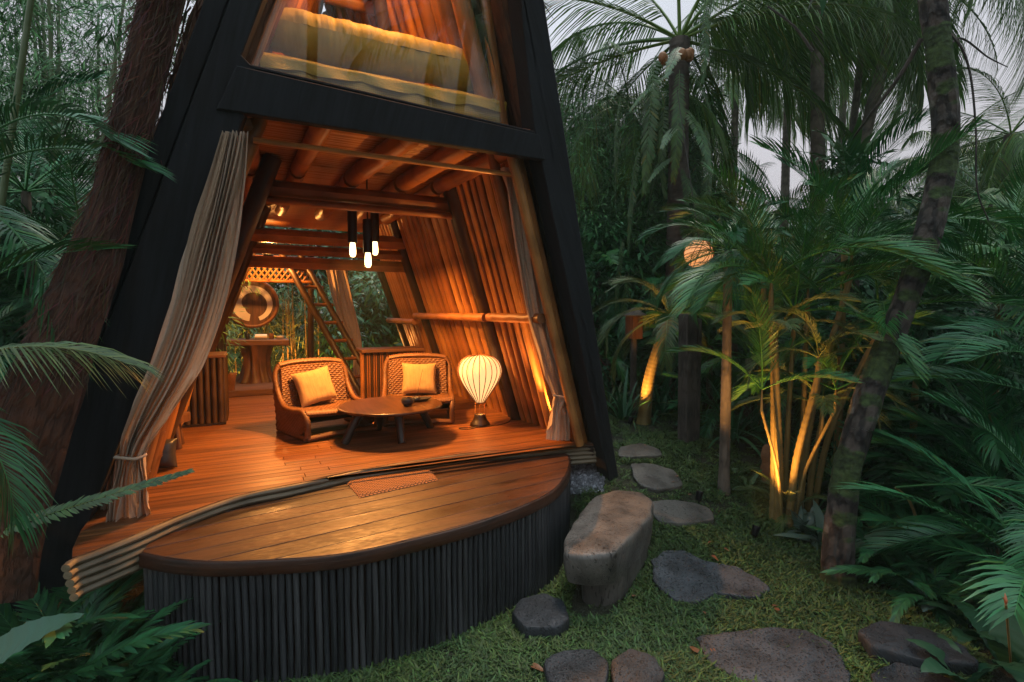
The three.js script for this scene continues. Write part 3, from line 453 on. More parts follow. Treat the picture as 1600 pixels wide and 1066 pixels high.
{
  const c1 = thing('curtain', 'beige linen curtain tied back at the post by the step deck\'s fern end', 'curtain', V(), 'tied-back linen curtains');
  c1.userData.label = 'wide beige linen curtain tied back beside the fern and dark barge board';
  mesh('panel', drape('c', [[348, 388, 207], [322, 383, 290], [292, 372, 380], [262, 352, 480], [232, 318, 570], [205, 272, 640], [188, 238, 690], [186, 226, 712]], .19, 9, .035, '', 1), M.linen, c1);
  mesh('hem_panel', drape('c', [[186, 226, 712], [182, 228, 735], [172, 232, 775], [165, 238, 826]], .19, 7, .03, '', 2), M.linen, c1);
  mesh('rear_panel', drape('c', [[346, 356, 210], [262, 276, 400], [190, 215, 590], [172, 205, 700], [150, 200, 830]], -.06, 5, .02, '', 4), M.linen, c1);
  const t = [onF(180, 714, .19), onF(228, 712, .19)]; mesh('tie', braid([t[0].clone().add(V(0, 0, .02)), t[0].clone().lerp(t[1], .3).add(V(0, .01, .08)), t[0].clone().lerp(t[1], .7).add(V(0, .0, .08)), t[1].clone().add(V(0, .01, .02)), t[1].clone().lerp(t[0], .5).add(V(0, 0, -.06)), t[0]], .010, 40), M.linen, c1);
  const c2 = thing('curtain', 'narrow beige linen curtain tied back beside the floor spotlight', 'curtain', V(), 'tied-back linen curtains');
  mesh('panel', drape('c', [[784, 820, 262], [798, 832, 340], [814, 846, 430], [832, 862, 520], [852, 876, 580], [866, 886, 617]], -.16, 7, .03, '', 3), M.linen, c2);
  mesh('hem_panel', drape('c', [[866, 886, 617], [862, 889, 640], [856, 892, 688]], -.15, 5, .03, '', 5), M.linen, c2);
  const s = [onF(864, 618, -.13), onF(890, 617, -.13)]; mesh('tie', braid([s[0], s[0].clone().lerp(s[1], .5).add(V(0, -.01, .07)), s[1], s[0].clone().lerp(s[1], .5).add(V(0, 0, -.05)), s[0]], .010, 30), M.linen, c2);
  const c3 = thing('curtain', 'sheer curtain swept aside at the bathroom opening behind the chairs', 'curtain', V());
  mesh('panel', drape('c', [[507, 540, 412], [520, 552, 470], [537, 563, 520], [553, 566, 556]], -5.6, 6, .03, '', 6), M.linen, c3);
  mesh('hem_panel', drape('c', [[553, 566, 556], [550, 570, 590], [545, 568, 612]], -5.6, 5, .03, '', 7), M.linen, c3);
  mesh('tie', braid([onF(549, 556, -5.55), onF(558, 558, -5.5), onF(568, 556, -5.55)], .016, 20), M.linen, c3);
}
// ------------------------------------------------------------------ bed behind the glass
{
  const bed = thing('bed', 'low bed with gold cover close behind the upper window', 'bed', V());
  const yb = 3.0, T = -.25, x0 = .12, x1 = 1.98, put = (x, y, t) => S(x, y, t);
  mesh('mattress', uvBox(rbox(x1 - x0, .16, 1.9, .04).translate((x0 + x1) / 2, yb + .09, T - .95 + LEAN * yb)), M.goldB, bed);
  { const G = new Geo(), nu = 90, nv = 16; for (let i = 0; i <= nu; i++) for (let j = 0; j <= nv; j++) { const u = i / nu, v = j / nv, x = lerp(x0 - .01, x1 + .03, u), hem = .05 + .035 * Math.abs(Math.sin(u * 14 + 1.2)) + .03 * fbm(u * 5, 1, 3); let y, z; if (v < .4) { const k = v / .4; y = lerp(yb + .19 - hem, yb + .19, k); z = T + .03 + .02 * Math.sin(u * 30 + k) * (1 - k); } else { const k = (v - .4) / .6; y = yb + .19 + .06 * Math.sin(k * 3.1) + .02 * fbm(u * 8, k * 5, 3) + .03 * u * k; z = T + .03 - k * .55; } G.v(V(x, y, z + LEAN * yb), null, u * 2, v); } for (let i = 0; i < nu; i++) for (let j = 0; j < nv; j++) { const q = i * (nv + 1) + j; G.q(q, q + 1, q + nv + 2, q + nv + 1); } mesh('bed_cover', G.build(), M.gold, bed); }
  const a = onF(402, 40, -.52), b = onF(788, 124, -.52); const roll = solo('bolster', sweep(line(a, b, 160), (s, an, i) => { const e = Math.pow(1 - Math.pow(Math.abs(s * 2 - 1), 10), .4); return Math.max(.01, .165 * e * (1 + .16 * (fbm(i * .16, an * .5 + 3, 3) - .5) + .05 * (fbm(i * .9, an * .35 + 8, 3) - .5))); }, 28), M.gold, 'long gold satin bolster lying on the bed behind the upper window', 'bolster');
  // bedside lamp above, out of the picture, whose light shows on the bamboo
  const lp = thing('bedroom_lamp', 'paper globe lamp hanging under the bedroom ridge', 'lamp', S(1.15, 4.75, -.75));
  mesh('globe', new THREE.SphereGeometry(.16, 24, 16), M.paper, lp); mesh('cord', sweep(line(V(0, .15, 0), V(0, .75, 0), 2), .006, 5), M.darkWood, lp); glow(0, 0, 0, 13, lp, .2);
}
// ------------------------------------------------------------------ along the back
{
  const ch = thing('slatted_chest', 'dark bamboo chest with vertical poles behind the wide curtain', 'chest', V(-.59, 0, -3.15)); // front at z -2.8
  mesh('carcass', uvBox(rbox(.52, .80, .55).translate(0, .43, 0), 'y'), M.darkWood, ch); mesh('top', uvBox(rbox(.62, .035, .66).translate(0, .85, 0)), M.midWood, ch); mesh('plinth', rbox(.6, .03, .64).translate(0, .018, 0), M.darkWood, ch);
  const r = rng(4); for (let k = 0; k < 8; k++) mesh('bamboo_pole', culm(V(-.25 + k * .071, .035, .30), V(-.25 + k * .071, .83, .30), .031, .24, 8, r() * .2), M.bambooDark, ch); for (let k = 0; k < 7; k++) mesh('bamboo_pole', culm(V(.285, .035, -.22 + k * .075), V(.285, .83, -.22 + k * .075), .031, .24, 8, r() * .2), M.bambooDark, ch);
  const bc = thing('bamboo_cabinet', 'bamboo stick cabinet behind the chair beside the lamp', 'cabinet', V(1.98, 0, -3.75));
  mesh('carcass', rbox(.84, .72, .36).translate(0, .38, -.05), M.darkWood, bc); mesh('top', uvBox(rbox(.98, .05, .5).translate(0, .80, 0)), M.midWood, bc); for (let k = 0; k < 26; k++) mesh('bamboo_pole', sweep(line(V(-.42 + k * .0336, .012, .15), V(-.42 + k * .0336, .77, .15), 2), .0125, 6), k % 3 ? M.bambooB : M.bambooDark, bc); for (const x of [-.47, .47]) mesh('corner_post', culm(V(x, .004, .17), V(x, .775, .17), .032, .3, 8, .1), M.bamboo, bc);
  // raised bathroom floor and what stands there
  const bf = mesh('bathroom_step', uvBox(rbox(2.2, .1, 2.2).translate(.3, .053, -6.2)), M.midWood, house);
  const v = thing('vanity', 'thick slab vanity on a rough tree-stump pedestal', 'vanity', V(.08, .104, -6.25));
  { const g = rbox(1.15, .12, .5, .03), p = g.attributes.position; for (let i = 0; i < p.count; i++) p.setY(i, p.getY(i) + .01 * Math.sin(p.getX(i) * 9)); mesh('slab', uvBox(g.translate(0, .73, 0)), M.midWood, v); }
  mesh('stump', sweep(line(V(0, .0, 0), V(.02, .68, 0), 12), (s, a) => .2 + .09 * Math.pow(s * 2 - 1.1, 2) + .035 * Math.sin(a * 7 + s * 2) + .02 * Math.sin(a * 13), 40), M.midWood, v);
  const tops = [['soap_bottle', -.12, [[0, 0], [.035, 0], [.035, .09], [.012, .11], [.012, .15], [0, .15]], M.ceramic, 'dark soap bottle on the vanity slab'], ['folded_towel', .1, null, M.white, 'rolled white towel on the vanity slab'], ['cup', .27, [[0, 0], [.04, 0], [.045, .1], [.038, .1], [.034, .01], [0, .01]], M.clay, 'terracotta cup on the vanity slab'], ['soap_dish', .42, [[0, 0], [.06, 0], [.07, .05], [.06, .05], [.05, .01], [0, .01]], M.white, 'white dish on the vanity slab']];
  for (const [n, x, pr, m, l] of tops) { const o = solo(n, pr ? lathe(pr, 18) : sweep(line(V(-.1, .045, 0), V(.1, .045, 0), 4), .045, 14), m, l, n.split('_').pop()); o.position.set(.08 + x, .896, -6.1); }
  // round board with a brushed white ring, hung over the vanity
  const rb = thing('round_wall_board', 'round dark wooden board with a brushed white ring above the vanity', 'wall art', at(394, 474, 9.55)); rb.rotation.y = .1;
  mesh('disc', uvBox(lathe([[0, -.02], [.4, -.02], [.41, 0], [.4, .02], [0, .02]], 56).rotateX(Math.PI / 2), 'y'), M.midWood, rb); mesh('frame_ring', new THREE.TorusGeometry(.425, .035, 10, 64), M.bambooB, rb);
  { const G = new Geo(), N = 72; for (let i = 0; i <= N; i++) { const s = i / N, a = -1.75 - s * 5.75, ro = .335 + .01 * Math.sin(s * 9), w = lerp(.19, .06, Math.pow(Math.abs(s - .12), .8)) * (.75 + .25 * Math.min(1, s * 8)); const ri = ro - w; G.v(V(Math.cos(a) * ri, Math.sin(a) * ri, .026)); G.v(V(Math.cos(a) * ro, Math.sin(a) * ro, .026)); } for (let i = 0; i < N; i++) G.q(i * 2, i * 2 + 1, i * 2 + 3, i * 2 + 2); mesh('brush_ring', G.build(), M.white, rb); }
  for (const x of [-.15, .15]) mesh('cord', sweep(line(V(x, .43, 0), V(x * .8, .72, 0), 2), .006, 5), M.darkWood, rb);
  const pt = thing('plant_pot', 'terracotta pot with a small plant beside the vanity', 'plant pot', onY(356, 610, .104)); mesh('pot', lathe([[0, 0], [.10, 0], [.13, .26], [.14, .28], [.12, .28], [.11, .22], [0, .22]], 24), M.clay, pt);
  const sw = thing('switch_box', 'small wooden switch box on a post beside the plant pot', 'switch', at(345, 566, 8.4)); mesh('box', rbox(.12, .25, .04), M.midWood, sw); mesh('switch', rbox(.03, .1, .02).translate(0, 0, .025), M.white, sw); mesh('post', rbox(.08, 1.0, .06).translate(0, -.12, -.06), M.darkWood, sw);
  // ladder to the loft
  const ld = thing('loft_ladder', 'dark bamboo loft ladder leaning behind the chairs', 'ladder'); const A = onY(572, 612, 0), B = at(452, 392, 8.9), w = V(.30, 0, -.12);
  A.z = -4.45; for (const k of [-.5, .5]) mesh('ladder_rail', culm(A.clone().addScaledVector(w, k), B.clone().addScaledVector(w, k), .055, .45, 9, .1), M.bambooDark, ld); for (let i = 0; i < 7; i++) { const p = A.clone().lerp(B, .12 + i * .125); mesh('rung', culm(p.clone().addScaledVector(w, -.62), p.clone().addScaledVector(w, .75), .03, .5, 8, .3), M.bambooB, ld); }
  // stool and bag by the left curtain
  const st = thing('driftwood_stool', 'rough wooden stool in shade behind the wide curtain', 'stool', onY(262, 700, 0)); mesh('seat', sweep(line(V(0, .26, 0), V(0, .34, 0), 3), (s, a) => .19 + .03 * Math.sin(a * 3), 24), M.midWood, st); for (const [x, z] of [[.1, .1], [-.1, .1], [.1, -.1], [-.1, -.1]]) mesh('leg', sweep(line(V(x * 1.1, .003, z * 1.1), V(x * .8, .27, z * .8), 3), .03, 8), M.midWood, st);
  const bg = solo('bag', makeCushion(.36, .26, .2, 7).rotateX(-.2).translate(0, .13, 0), M.ceramic, 'dark cloth bag on the floor beside the rough stool', 'bag'); bg.position.copy(onY(240, 735, 0)); bg.position.y = .006;
  // bathroom lamp: a paper lantern on the floor behind the stump, lighting the hedge
  const bl = thing('garden_lantern', 'small paper lantern on the ground behind the vanity', 'lamp', V(.6, groundY(.6, -7.35), -7.35)); mesh('shade', lathe([[0, .05], [.09, .06], [.12, .2], [.09, .34], [0, .35]], 20), M.paper, bl); mesh('base', lathe([[0, 0], [.08, 0], [.08, .06], [0, .06]], 16), M.darkWood, bl); glow(0, .2, 0, 40, bl, .1);
  const bp = thing('bathroom_pendant', 'small pendant bulb under the bathroom eave', 'lamp', S(.3, 2.25, -5.35)); mesh('bulb', new THREE.SphereGeometry(.05, 16, 12), M.bulb, bp); mesh('lamp_shade', lathe([[.03, .12], [.06, .1], [.09, .03], [.085, .03], [.05, .1], [.03, .12]], 20), M.metal, bp); mesh('cord', sweep(line(V(0, .1, 0), V(0, .45, 0), 2), .006, 5), M.darkWood, bp); glow(0, 0, 0, 7, bp, .05);
}

// ================================================================== plants
const shade3 = (r, v = .35, y = .12) => { const k = 1 + (r() - .5) * 2 * v; return [k * (1 + (r() - .4) * y * 2), k, k * (1 + (r() - .6) * y * 2)]; };
// one feather leaf along +z, arching down; leaflets in pairs
function frondGeo({ L = 2, n = 44, leaf = .5, w = .018, arch = .9, hang = .5, lift = .35, seed = 1, bare = .14, rib = .012, sparse = 0 }) {
  const r = rng(seed), G = new Geo(), pts = [], K = 14; let p = V(), a = 0; const side = (r() - .5) * .25;
  for (let i = 0; i <= K; i++) { const s = i / K; a = -arch * Math.pow(s, 1.25); pts.push(p.clone()); p = p.clone().add(V(Math.sin(side * s) * L / K, Math.sin(a) * L / K, Math.cos(a) * L / K)); }
  const C = new THREE.CatmullRomCurve3(pts); sweep(pts, s => rib * (1 - .88 * s), 4, false, [1.5, 1.25, .8], G);
  const X = V(1, 0, 0), D = V(0, -1, 0);
  for (let i = 0; i < n; i++) for (const sd of [-1, 1]) {
    if (r() < sparse) continue;
    const s = bare + (1 - bare) * (i + .5 * r()) / n, b = C.getPoint(s), t = C.getTangent(s), up = t.clone().cross(X).negate().normalize(); if (up.y < 0) up.negate();
    const pr = Math.pow(Math.sin(Math.PI * clamp(.12 + .80 * (s - bare) / (1 - bare), 0, 1)), .6), len = leaf * pr * (.85 + .3 * r()), f = lerp(.55, 1.25, s) + (r() - .5) * .16, dir = X.clone().multiplyScalar(sd * Math.cos(f)).addScaledVector(t, Math.sin(f)).addScaledVector(up, lift * (.8 + .4 * r())).normalize();
    const wv = t.clone().addScaledVector(dir, -t.dot(dir)).normalize().multiplyScalar(w * (.85 + .3 * r())), h = hang * (.75 + .5 * r()), c = r() < .03 ? [2.6, 1.2, .6] : shade3(r, .42, .2);
    const q = (k) => b.clone().addScaledVector(dir, len * k * (1 - .25 * h * k)).addScaledVector(D, len * h * k * k);
    const a0 = G.v(q(0).addScaledVector(wv, .35), c), a1 = G.v(q(0).addScaledVector(wv, -.35), c), b0 = G.v(q(.35).add(wv), c), b1 = G.v(q(.35).sub(wv), c), c0 = G.v(q(.72).addScaledVector(wv, .7), c), c1 = G.v(q(.72).addScaledVector(wv, -.7), c), e = G.v(q(1), r() < .3 ? [c[0] * 2.6, c[1] * 1.05, c[2] * .6] : c);
    G.q(a0, a1, b1, b0); G.q(b0, b1, c1, c0); G.t(c0, c1, e);
  }
  return G.build();
}
const many = (o, k = 3) => Array.from({ length: k }, (_, i) => frondGeo({ ...o, seed: (o.seed || 1) * 100 + i, arch: o.arch * (.75 + .25 * i), hang: (o.hang ?? .5) * (.85 + .15 * i) }));
const FR = {
  coco: many({ L: 3.9, n: 74, leaf: .95, w: .0135, arch: 1.0, hang: .95, lift: .1, seed: 1, rib: .035, bare: .16 }, 4),
  areca: many({ L: 1.9, n: 52, leaf: .48, w: .0085, arch: .95, hang: .3, lift: .45, seed: 2, rib: .016, bare: .2 }, 4),
  arecaWide: many({ L: 1.7, n: 34, leaf: .54, w: .0145, arch: .95, hang: .4, lift: .25, seed: 3, rib: .016, bare: .2 }, 3),
  fine: many({ L: 1.15, n: 52, leaf: .30, w: .005, arch: 1.25, hang: .45, lift: .35, seed: 4, rib: .01, bare: .16 }, 4),
  fern: many({ L: .75, n: 34, leaf: .12, w: .0085, arch: .95, hang: .25, lift: .1, seed: 5, rib: .004, bare: .08 }, 4),
  hang: many({ L: 1.2, n: 36, leaf: .13, w: .010, arch: .3, hang: .2, lift: .05, seed: 6, rib: .004, bare: .03 }, 3),
};
const FLEN = new Map([[FR.coco, 3.5], [FR.areca, 1.9], [FR.arecaWide, 1.8], [FR.fine, 1.15], [FR.fern, .75], [FR.hang, 1.2]]);
// strap or paddle leaf along +z
function bladeGeo({ L = .6, w = .05, arch = .8, K = 7, shape = .5, fold = .25, seed = 1, wave = 0 }) {
  const r = rng(seed), G = new Geo(), c = shade3(r, .15); let p = V(), rows = [];
  for (let i = 0; i <= K; i++) { const s = i / K, a = -arch * s * 1.1 + arch * .15, cv = i % 2 ? c.map(k => k * 1.1) : c, ww = w * Math.pow(Math.sin(Math.PI * clamp(.04 + .96 * Math.pow(s, shape), 0, 1)), .75), wv = wave * Math.sin(i * 2.1 + seed); rows.push([G.v(p.clone().add(V(-ww, ww * fold + wv, -ww * .25)), cv), G.v(p, c.map(k => k * 1.12)), G.v(p.clone().add(V(ww, ww * fold - wv, -ww * .25)), cv)]); p = p.clone().add(V(0, Math.sin(a) * L / K, Math.cos(a) * L / K)); }
  for (let i = 0; i < K; i++) { const a = rows[i], b = rows[i + 1]; G.q(a[0], a[1], b[1], b[0]); G.q(a[1], a[2], b[2], b[1]); }
  return G.build();
}
const BL = {
  strap: [0, 1, 2].map(i => bladeGeo({ L: .7, w: .022, arch: .7 + .5 * i, seed: 31 + i })),
  nest: [0, 1, 2].map(i => bladeGeo({ L: .8, w: .055, arch: .35 + .3 * i, shape: .7, seed: 41 + i, wave: .01 })),
  paddle: [0, 1, 2].map(i => bladeGeo({ L: .55, w: .13, arch: .9 + .4 * i, shape: .6, seed: 51 + i, K: 18, wave: .008, fold: .2 })),
  big: [0, 1].map(i => bladeGeo({ L: .85, w: .17, arch: .9 + .4 * i, shape: .65, seed: 61 + i, K: 22, wave: .012, fold: .18 })),
  agave: [0, 1].map(i => bladeGeo({ L: .38, w: .045, arch: .5 + .5 * i, shape: .6, seed: 71 + i })),
};
const E3 = new THREE.Euler(0, 0, 0, 'YXZ');
function leafOn(g, name, geo, m, pos, yaw, pitch, sc = 1, roll = 0) { const o = mesh(name, geo, m, g); o.position.copy(pos); o.rotation.order = 'YXZ'; o.rotation.set(-pitch, yaw, roll); o.scale.setScalar(sc); return o; }
function trunkGeo(pts, r0, r1, ringStep = .12, ringAmp = .05, seg = 12, lump = .04) {
  const c = new THREE.CatmullRomCurve3(pts), len = c.getLength(), n = clamp(Math.round(len / ringStep * 3), 8, 220), P = c.getSpacedPoints(n);
  return sweep(P, (s, a, i) => lerp(r0, r1, Math.pow(s, .7)) * (1 + (i % 3 === 0 ? ringAmp : 0) + lump * Math.sin(a * 2 + s * 9) + lump * (fbm(s * len * 3, Math.cos(a) * 1.5 + 2, 3) - .5) * 2 + .35 * Math.exp(-s * len * 6)), seg);
}
// a palm: crown at a place, trunk down to the ground
function palm(name, label, group, crown, { fr = FR.areca, m = L.areca, n = 12, sc = 1, tr = .07, tm = M.palmBark, lean = V(), seed = 1, up = .95, low = -.35, base = null, category = 'palm', ring = .12, shaft = 0, bare = false, ringAmp = .05, avoid = false }) {
  const r = rng(seed), b = base || V(crown.x + lean.x, 0, crown.z + lean.z); if (!base) b.y = groundY(b.x, b.z);
  const g = thing(name, label, category, b, group), c = crown.clone().sub(b);
  const bend = V(c.x * .25, c.y * .45, c.z * .25);
  if (!bare) mesh('trunk', trunkGeo([V(0, -.05, 0), bend, c], tr * 1.15, tr * .85, ring, ringAmp), tm, g);
  if (shaft) mesh('crown_shaft', sweep(line(c.clone().add(V(0, -.02, 0)), c.clone().add(V(0, shaft, 0)), 6), s => lerp(tr * .95, tr * .4, s), 10), L.shaftM ?? M.caneStem, g);
  for (let i = 0; i < n; i++) { const k = i / n, el = lerp(up, low, Math.pow(k, .85)) + (r() - .5) * .25, yw = i * 2.399 + r() * .5 + seed; const cy = Math.atan2(EYE.x - crown.x, EYE.z - crown.z); if (avoid && el < .75 && Math.cos(yw - cy) > .55) continue; if (!category.includes('coconut') && [.5, .8, 1].some(f => { const q = crown.clone().add(V(Math.sin(yw) * Math.cos(el * f * .6), Math.sin(el * f * .4), Math.cos(yw) * Math.cos(el * f * .6)).multiplyScalar(f * sc * FLEN.get(fr))); return q.z < .35 + LEAN * q.y && q.z > BACK - .4 && q.x > XL(q.y) - .75 && q.x < XR(q.y) + .45; })) continue; leafOn(g, 'frond', fr[Math.floor(r() * fr.length)], m, c.clone().add(V(0, shaft * .9, 0)), yw, el, sc * (.82 + .32 * r()), (r() - .5) * .5); }
  return g;
}
// a trunkless clump of leaves
function clump(name, label, group, pos, geos, m, n, sc, { up = 1.25, low = .15, seed = 1, category = 'plant', spread = .04, part = 'leaf' } = {}) {
  const r = rng(seed), g = thing(name, label, category, pos, group);
  for (let i = 0; i < n; i++) { const a = i * 2.399 + r() * .7 + seed, el = lerp(up, low, i / n) + (r() - .5) * .3; leafOn(g, part, geos[Math.floor(r() * geos.length)], m, V(Math.sin(a) * spread * r(), 0, Math.cos(a) * spread * r()), a, el, sc * (.7 + .5 * r()), (r() - .5) * .6); }
  return g;
}
// spray of small leaves used for shrubs, hedges and the wood behind
function sprayGeo(n, R0, ll, lw, seed, flat = .8) {
  const r = rng(seed), G = new Geo();
  for (let i = 0; i < n; i++) { const u = r() * 2 - 1, a = r() * 6.28, q = Math.cbrt(r()) * R0, s = Math.sqrt(1 - u * u), b = V(s * Math.cos(a) * q, u * q * flat, s * Math.sin(a) * q), d = V(r() - .5 + b.x / R0, r() * .6 - .5 + b.y / R0 * .4, r() - .5 + b.z / R0).normalize(), wv = d.clone().cross(V(r() - .5, 1.2, r() - .5)).normalize().multiplyScalar(lw * (.7 + .6 * r())), l = ll * (.6 + .8 * r()), c = shade3(r, .45, .16);
    const m1 = b.clone().addScaledVector(d, l * .45), e = b.clone().addScaledVector(d, l).add(V(0, -l * .22, 0)); const A = G.v(b, c), B = G.v(m1.clone().add(wv), c), D = G.v(m1.clone().sub(wv), c), E = G.v(e, c); G.t(A, B, D); G.t(B, E, D); }
  return G.build();
}
const SP = { fine: [1, 2, 3].map(s => sprayGeo(130, .5, .15, .009, s)), broad: [4, 5, 6].map(s => sprayGeo(90, .45, .2, .035, s)), mid: [7, 8, 9].map(s => sprayGeo(110, .45, .17, .018, s)), strap: [10, 11].map(s => sprayGeo(70, .4, .45, .014, s)) };
function sprayStuff(name, label, category, spots, geos, m) { // spots: [x, y, z, scale]
  const g = thing(name, label, category); g.userData.kind = 'stuff'; const o = new THREE.Object3D(), r = rng(name.length * 7 + spots.length);
  geos.forEach((geo, k) => { const mine = spots.filter((_, i) => i % geos.length === k), im = new THREE.InstancedMesh(geo, m, mine.length); mine.forEach((s, i) => { o.position.set(s[0], s[1], s[2]); o.rotation.set(r() * .8, r() * 6.28, r() * .8); o.scale.setScalar(s[3]); o.updateMatrix(); im.setMatrixAt(i, o.matrix); const c = shade3(r, .4, .15); im.setColorAt(i, lin(...c)); }); im.name = 'foliage'; im.castShadow = im.receiveShadow = true; g.add(im); });
  return g;
}
// ------------------------------------------------------------------ lawn, gravel, stones
const houseAt = (x, z) => { if (z > BACK - .3 && z < .1 && x > -1.2 && x < 3.35) return true; const dx = x - 1.05, dz = z - .0; return z > -.2 && (dx / 1.86) ** 2 + (dz / 1.13) ** 2 < 1; };
// stepping stones: outline in the picture, laid on the ground
const stones = [
  [[[970, 700], [1000, 694], [1030, 704], [1034, 713], [990, 716], [966, 714]], 'stone', 'small warm-lit stepping stone beside the right barge board foot'],
  [[[986, 727], [1020, 727], [1050, 736], [1060, 745], [1068, 762], [1025, 768], [1000, 760], [990, 745]], 'stone', 'brownish stepping stone between the barge board and the slim palm'],
  [[[1018, 786], [1050, 783], [1090, 790], [1112, 800], [1114, 815], [1070, 822], [1030, 818], [1014, 800]], 'stone', 'brownish stepping stone with a cracked edge behind the bench stone'],
  [[[1018, 880], [1040, 863], [1070, 864], [1100, 878], [1150, 888], [1190, 908], [1202, 925], [1180, 938], [1120, 930], [1090, 945], [1050, 938], [1022, 912]], 'stone', 'long bluish-grey flagstone on the lawn in front of the bench stone'],
  [[[1088, 1000], [1130, 992], [1200, 985], [1262, 988], [1300, 1010], [1325, 1050], [1330, 1090], [1220, 1090], [1150, 1060], [1110, 1040]], 'stone', 'largest dark flagstone, pointed at one end, on the lawn'],
];
const stonePolys = [];
function slabGeo(poly, y0f, h, round = .03, rough = .012, seed = 1) { // poly: world points; domed, rounded slab down to below ground
  const n = 72, C = new THREE.CatmullRomCurve3(poly.map(p => V(p.x, 0, p.z)), true, 'catmullrom', .12).getSpacedPoints(n).slice(0, n), c = C.reduce((a, b) => a.add(b.clone().multiplyScalar(1 / n)), V()), G = new Geo();
  const rings = [[0, 1], [.3, 1], [.6, 1], [.86, 1], [.95, .975], [.985, .91], [1, .74], [.99, .2], [.93, -.5]]; let prev = null;
  rings.forEach(([k, hy], ri) => { const row = []; for (let i = 0; i < (ri ? n : 1); i++) { const q = ri ? C[i] : c, kk = k * (1 + (k > .5 ? .10 * (fbm(i * .5, seed, 4) - .5) : 0)), x = lerp(c.x, q.x, kk), z = lerp(c.z, q.z, kk); row.push(G.v(V(x, y0f(x, z) + h * hy + (k < .95 ? rough * (fbm(x * 6 + seed, z * 6, 4) - .5) * 2 : 0), z), null, x, z + hy * .1)); } if (prev) for (let i = 0; i < n; i++) { const j = (i + 1) % n; if (ri === 1) G.t(prev[0], row[j], row[i]); else G.q(prev[i], prev[j], row[j], row[i]); } prev = row; });
  return G.build();
}
stones.forEach(([px, m, label], i) => { const P = px.map(p => onG(p[0], p[1], .03)); stonePolys.push(P); solo('stepping_stone', slabGeo(P, groundY, .045, .02, .01, i * 3 + 1), i < 3 ? M.stoneB : M.stone, label, 'stone', 'stepping stones in the lawn'); });
{ // low rocks bedded in the grass near the deck and in front
  const rocks = [[[[800, 975], [812, 955], [850, 945], [880, 955], [890, 985], [870, 1000], [820, 1000]], .11, 'dark rounded rock in the lawn close to the deck skirt'], [[[850, 1050], [880, 1033], [925, 1030], [950, 1050], [945, 1095], [860, 1095]], .09, 'dark rock in the lawn, the left of two side by side'], [[[955, 1050], [985, 1030], [1020, 1040], [1038, 1070], [1030, 1100], [960, 1100]], .09, 'dark rock in the lawn, with a ridge, beside another rock'], [[[1340, 1000], [1370, 988], [1450, 1000], [1510, 1030], [1530, 1060], [1440, 1052], [1360, 1030]], .10, 'dark rough stone kerb beside the broad leaves'], [[[1360, 1060], [1400, 1042], [1460, 1058], [1500, 1075], [1490, 1110], [1380, 1110]], .05, 'flat grey stone below the rough kerb stone']];
  rocks.forEach(([px, h, label], i) => { const P = px.map(p => onG(p[0], p[1], .02)); stonePolys.push(P); solo('rock', slabGeo(P, groundY, h, .05, .035, i * 5 + 50), M.stoneD, label, 'rock'); });
  // bench stone on its bed rock
  const top = [[892, 822], [910, 795], [930, 773], [962, 764], [1004, 767], [1020, 782], [1019, 806], [990, 838], [962, 862], [915, 868], [884, 860], [882, 842]].map(p => onY(p[0], p[1], -.36));
  stonePolys.push(top);
  const low = top.map(p => p.clone().lerp(V(3.1, 0, .8), .22));
  solo('bed_rock', slabGeo(low, () => -1.0, .47, .1, .05, 4), M.stoneB, 'rough bed rock under the smooth bench stone', 'rock');
  solo('bench_stone', slabGeo(top, () => -.535, .175, .08, .012, 77), M.stoneB, 'smooth flat-topped boulder used as a seat at the deck end', 'boulder');
}
function inPoly(P, x, z) { let c = false; for (let i = 0, j = P.length - 1; i < P.length; j = i++) if ((P[i].z > z) !== (P[j].z > z) && x < (P[j].x - P[i].x) * (z - P[i].z) / (P[j].z - P[i].z) + P[i].x) c = !c; return c; }
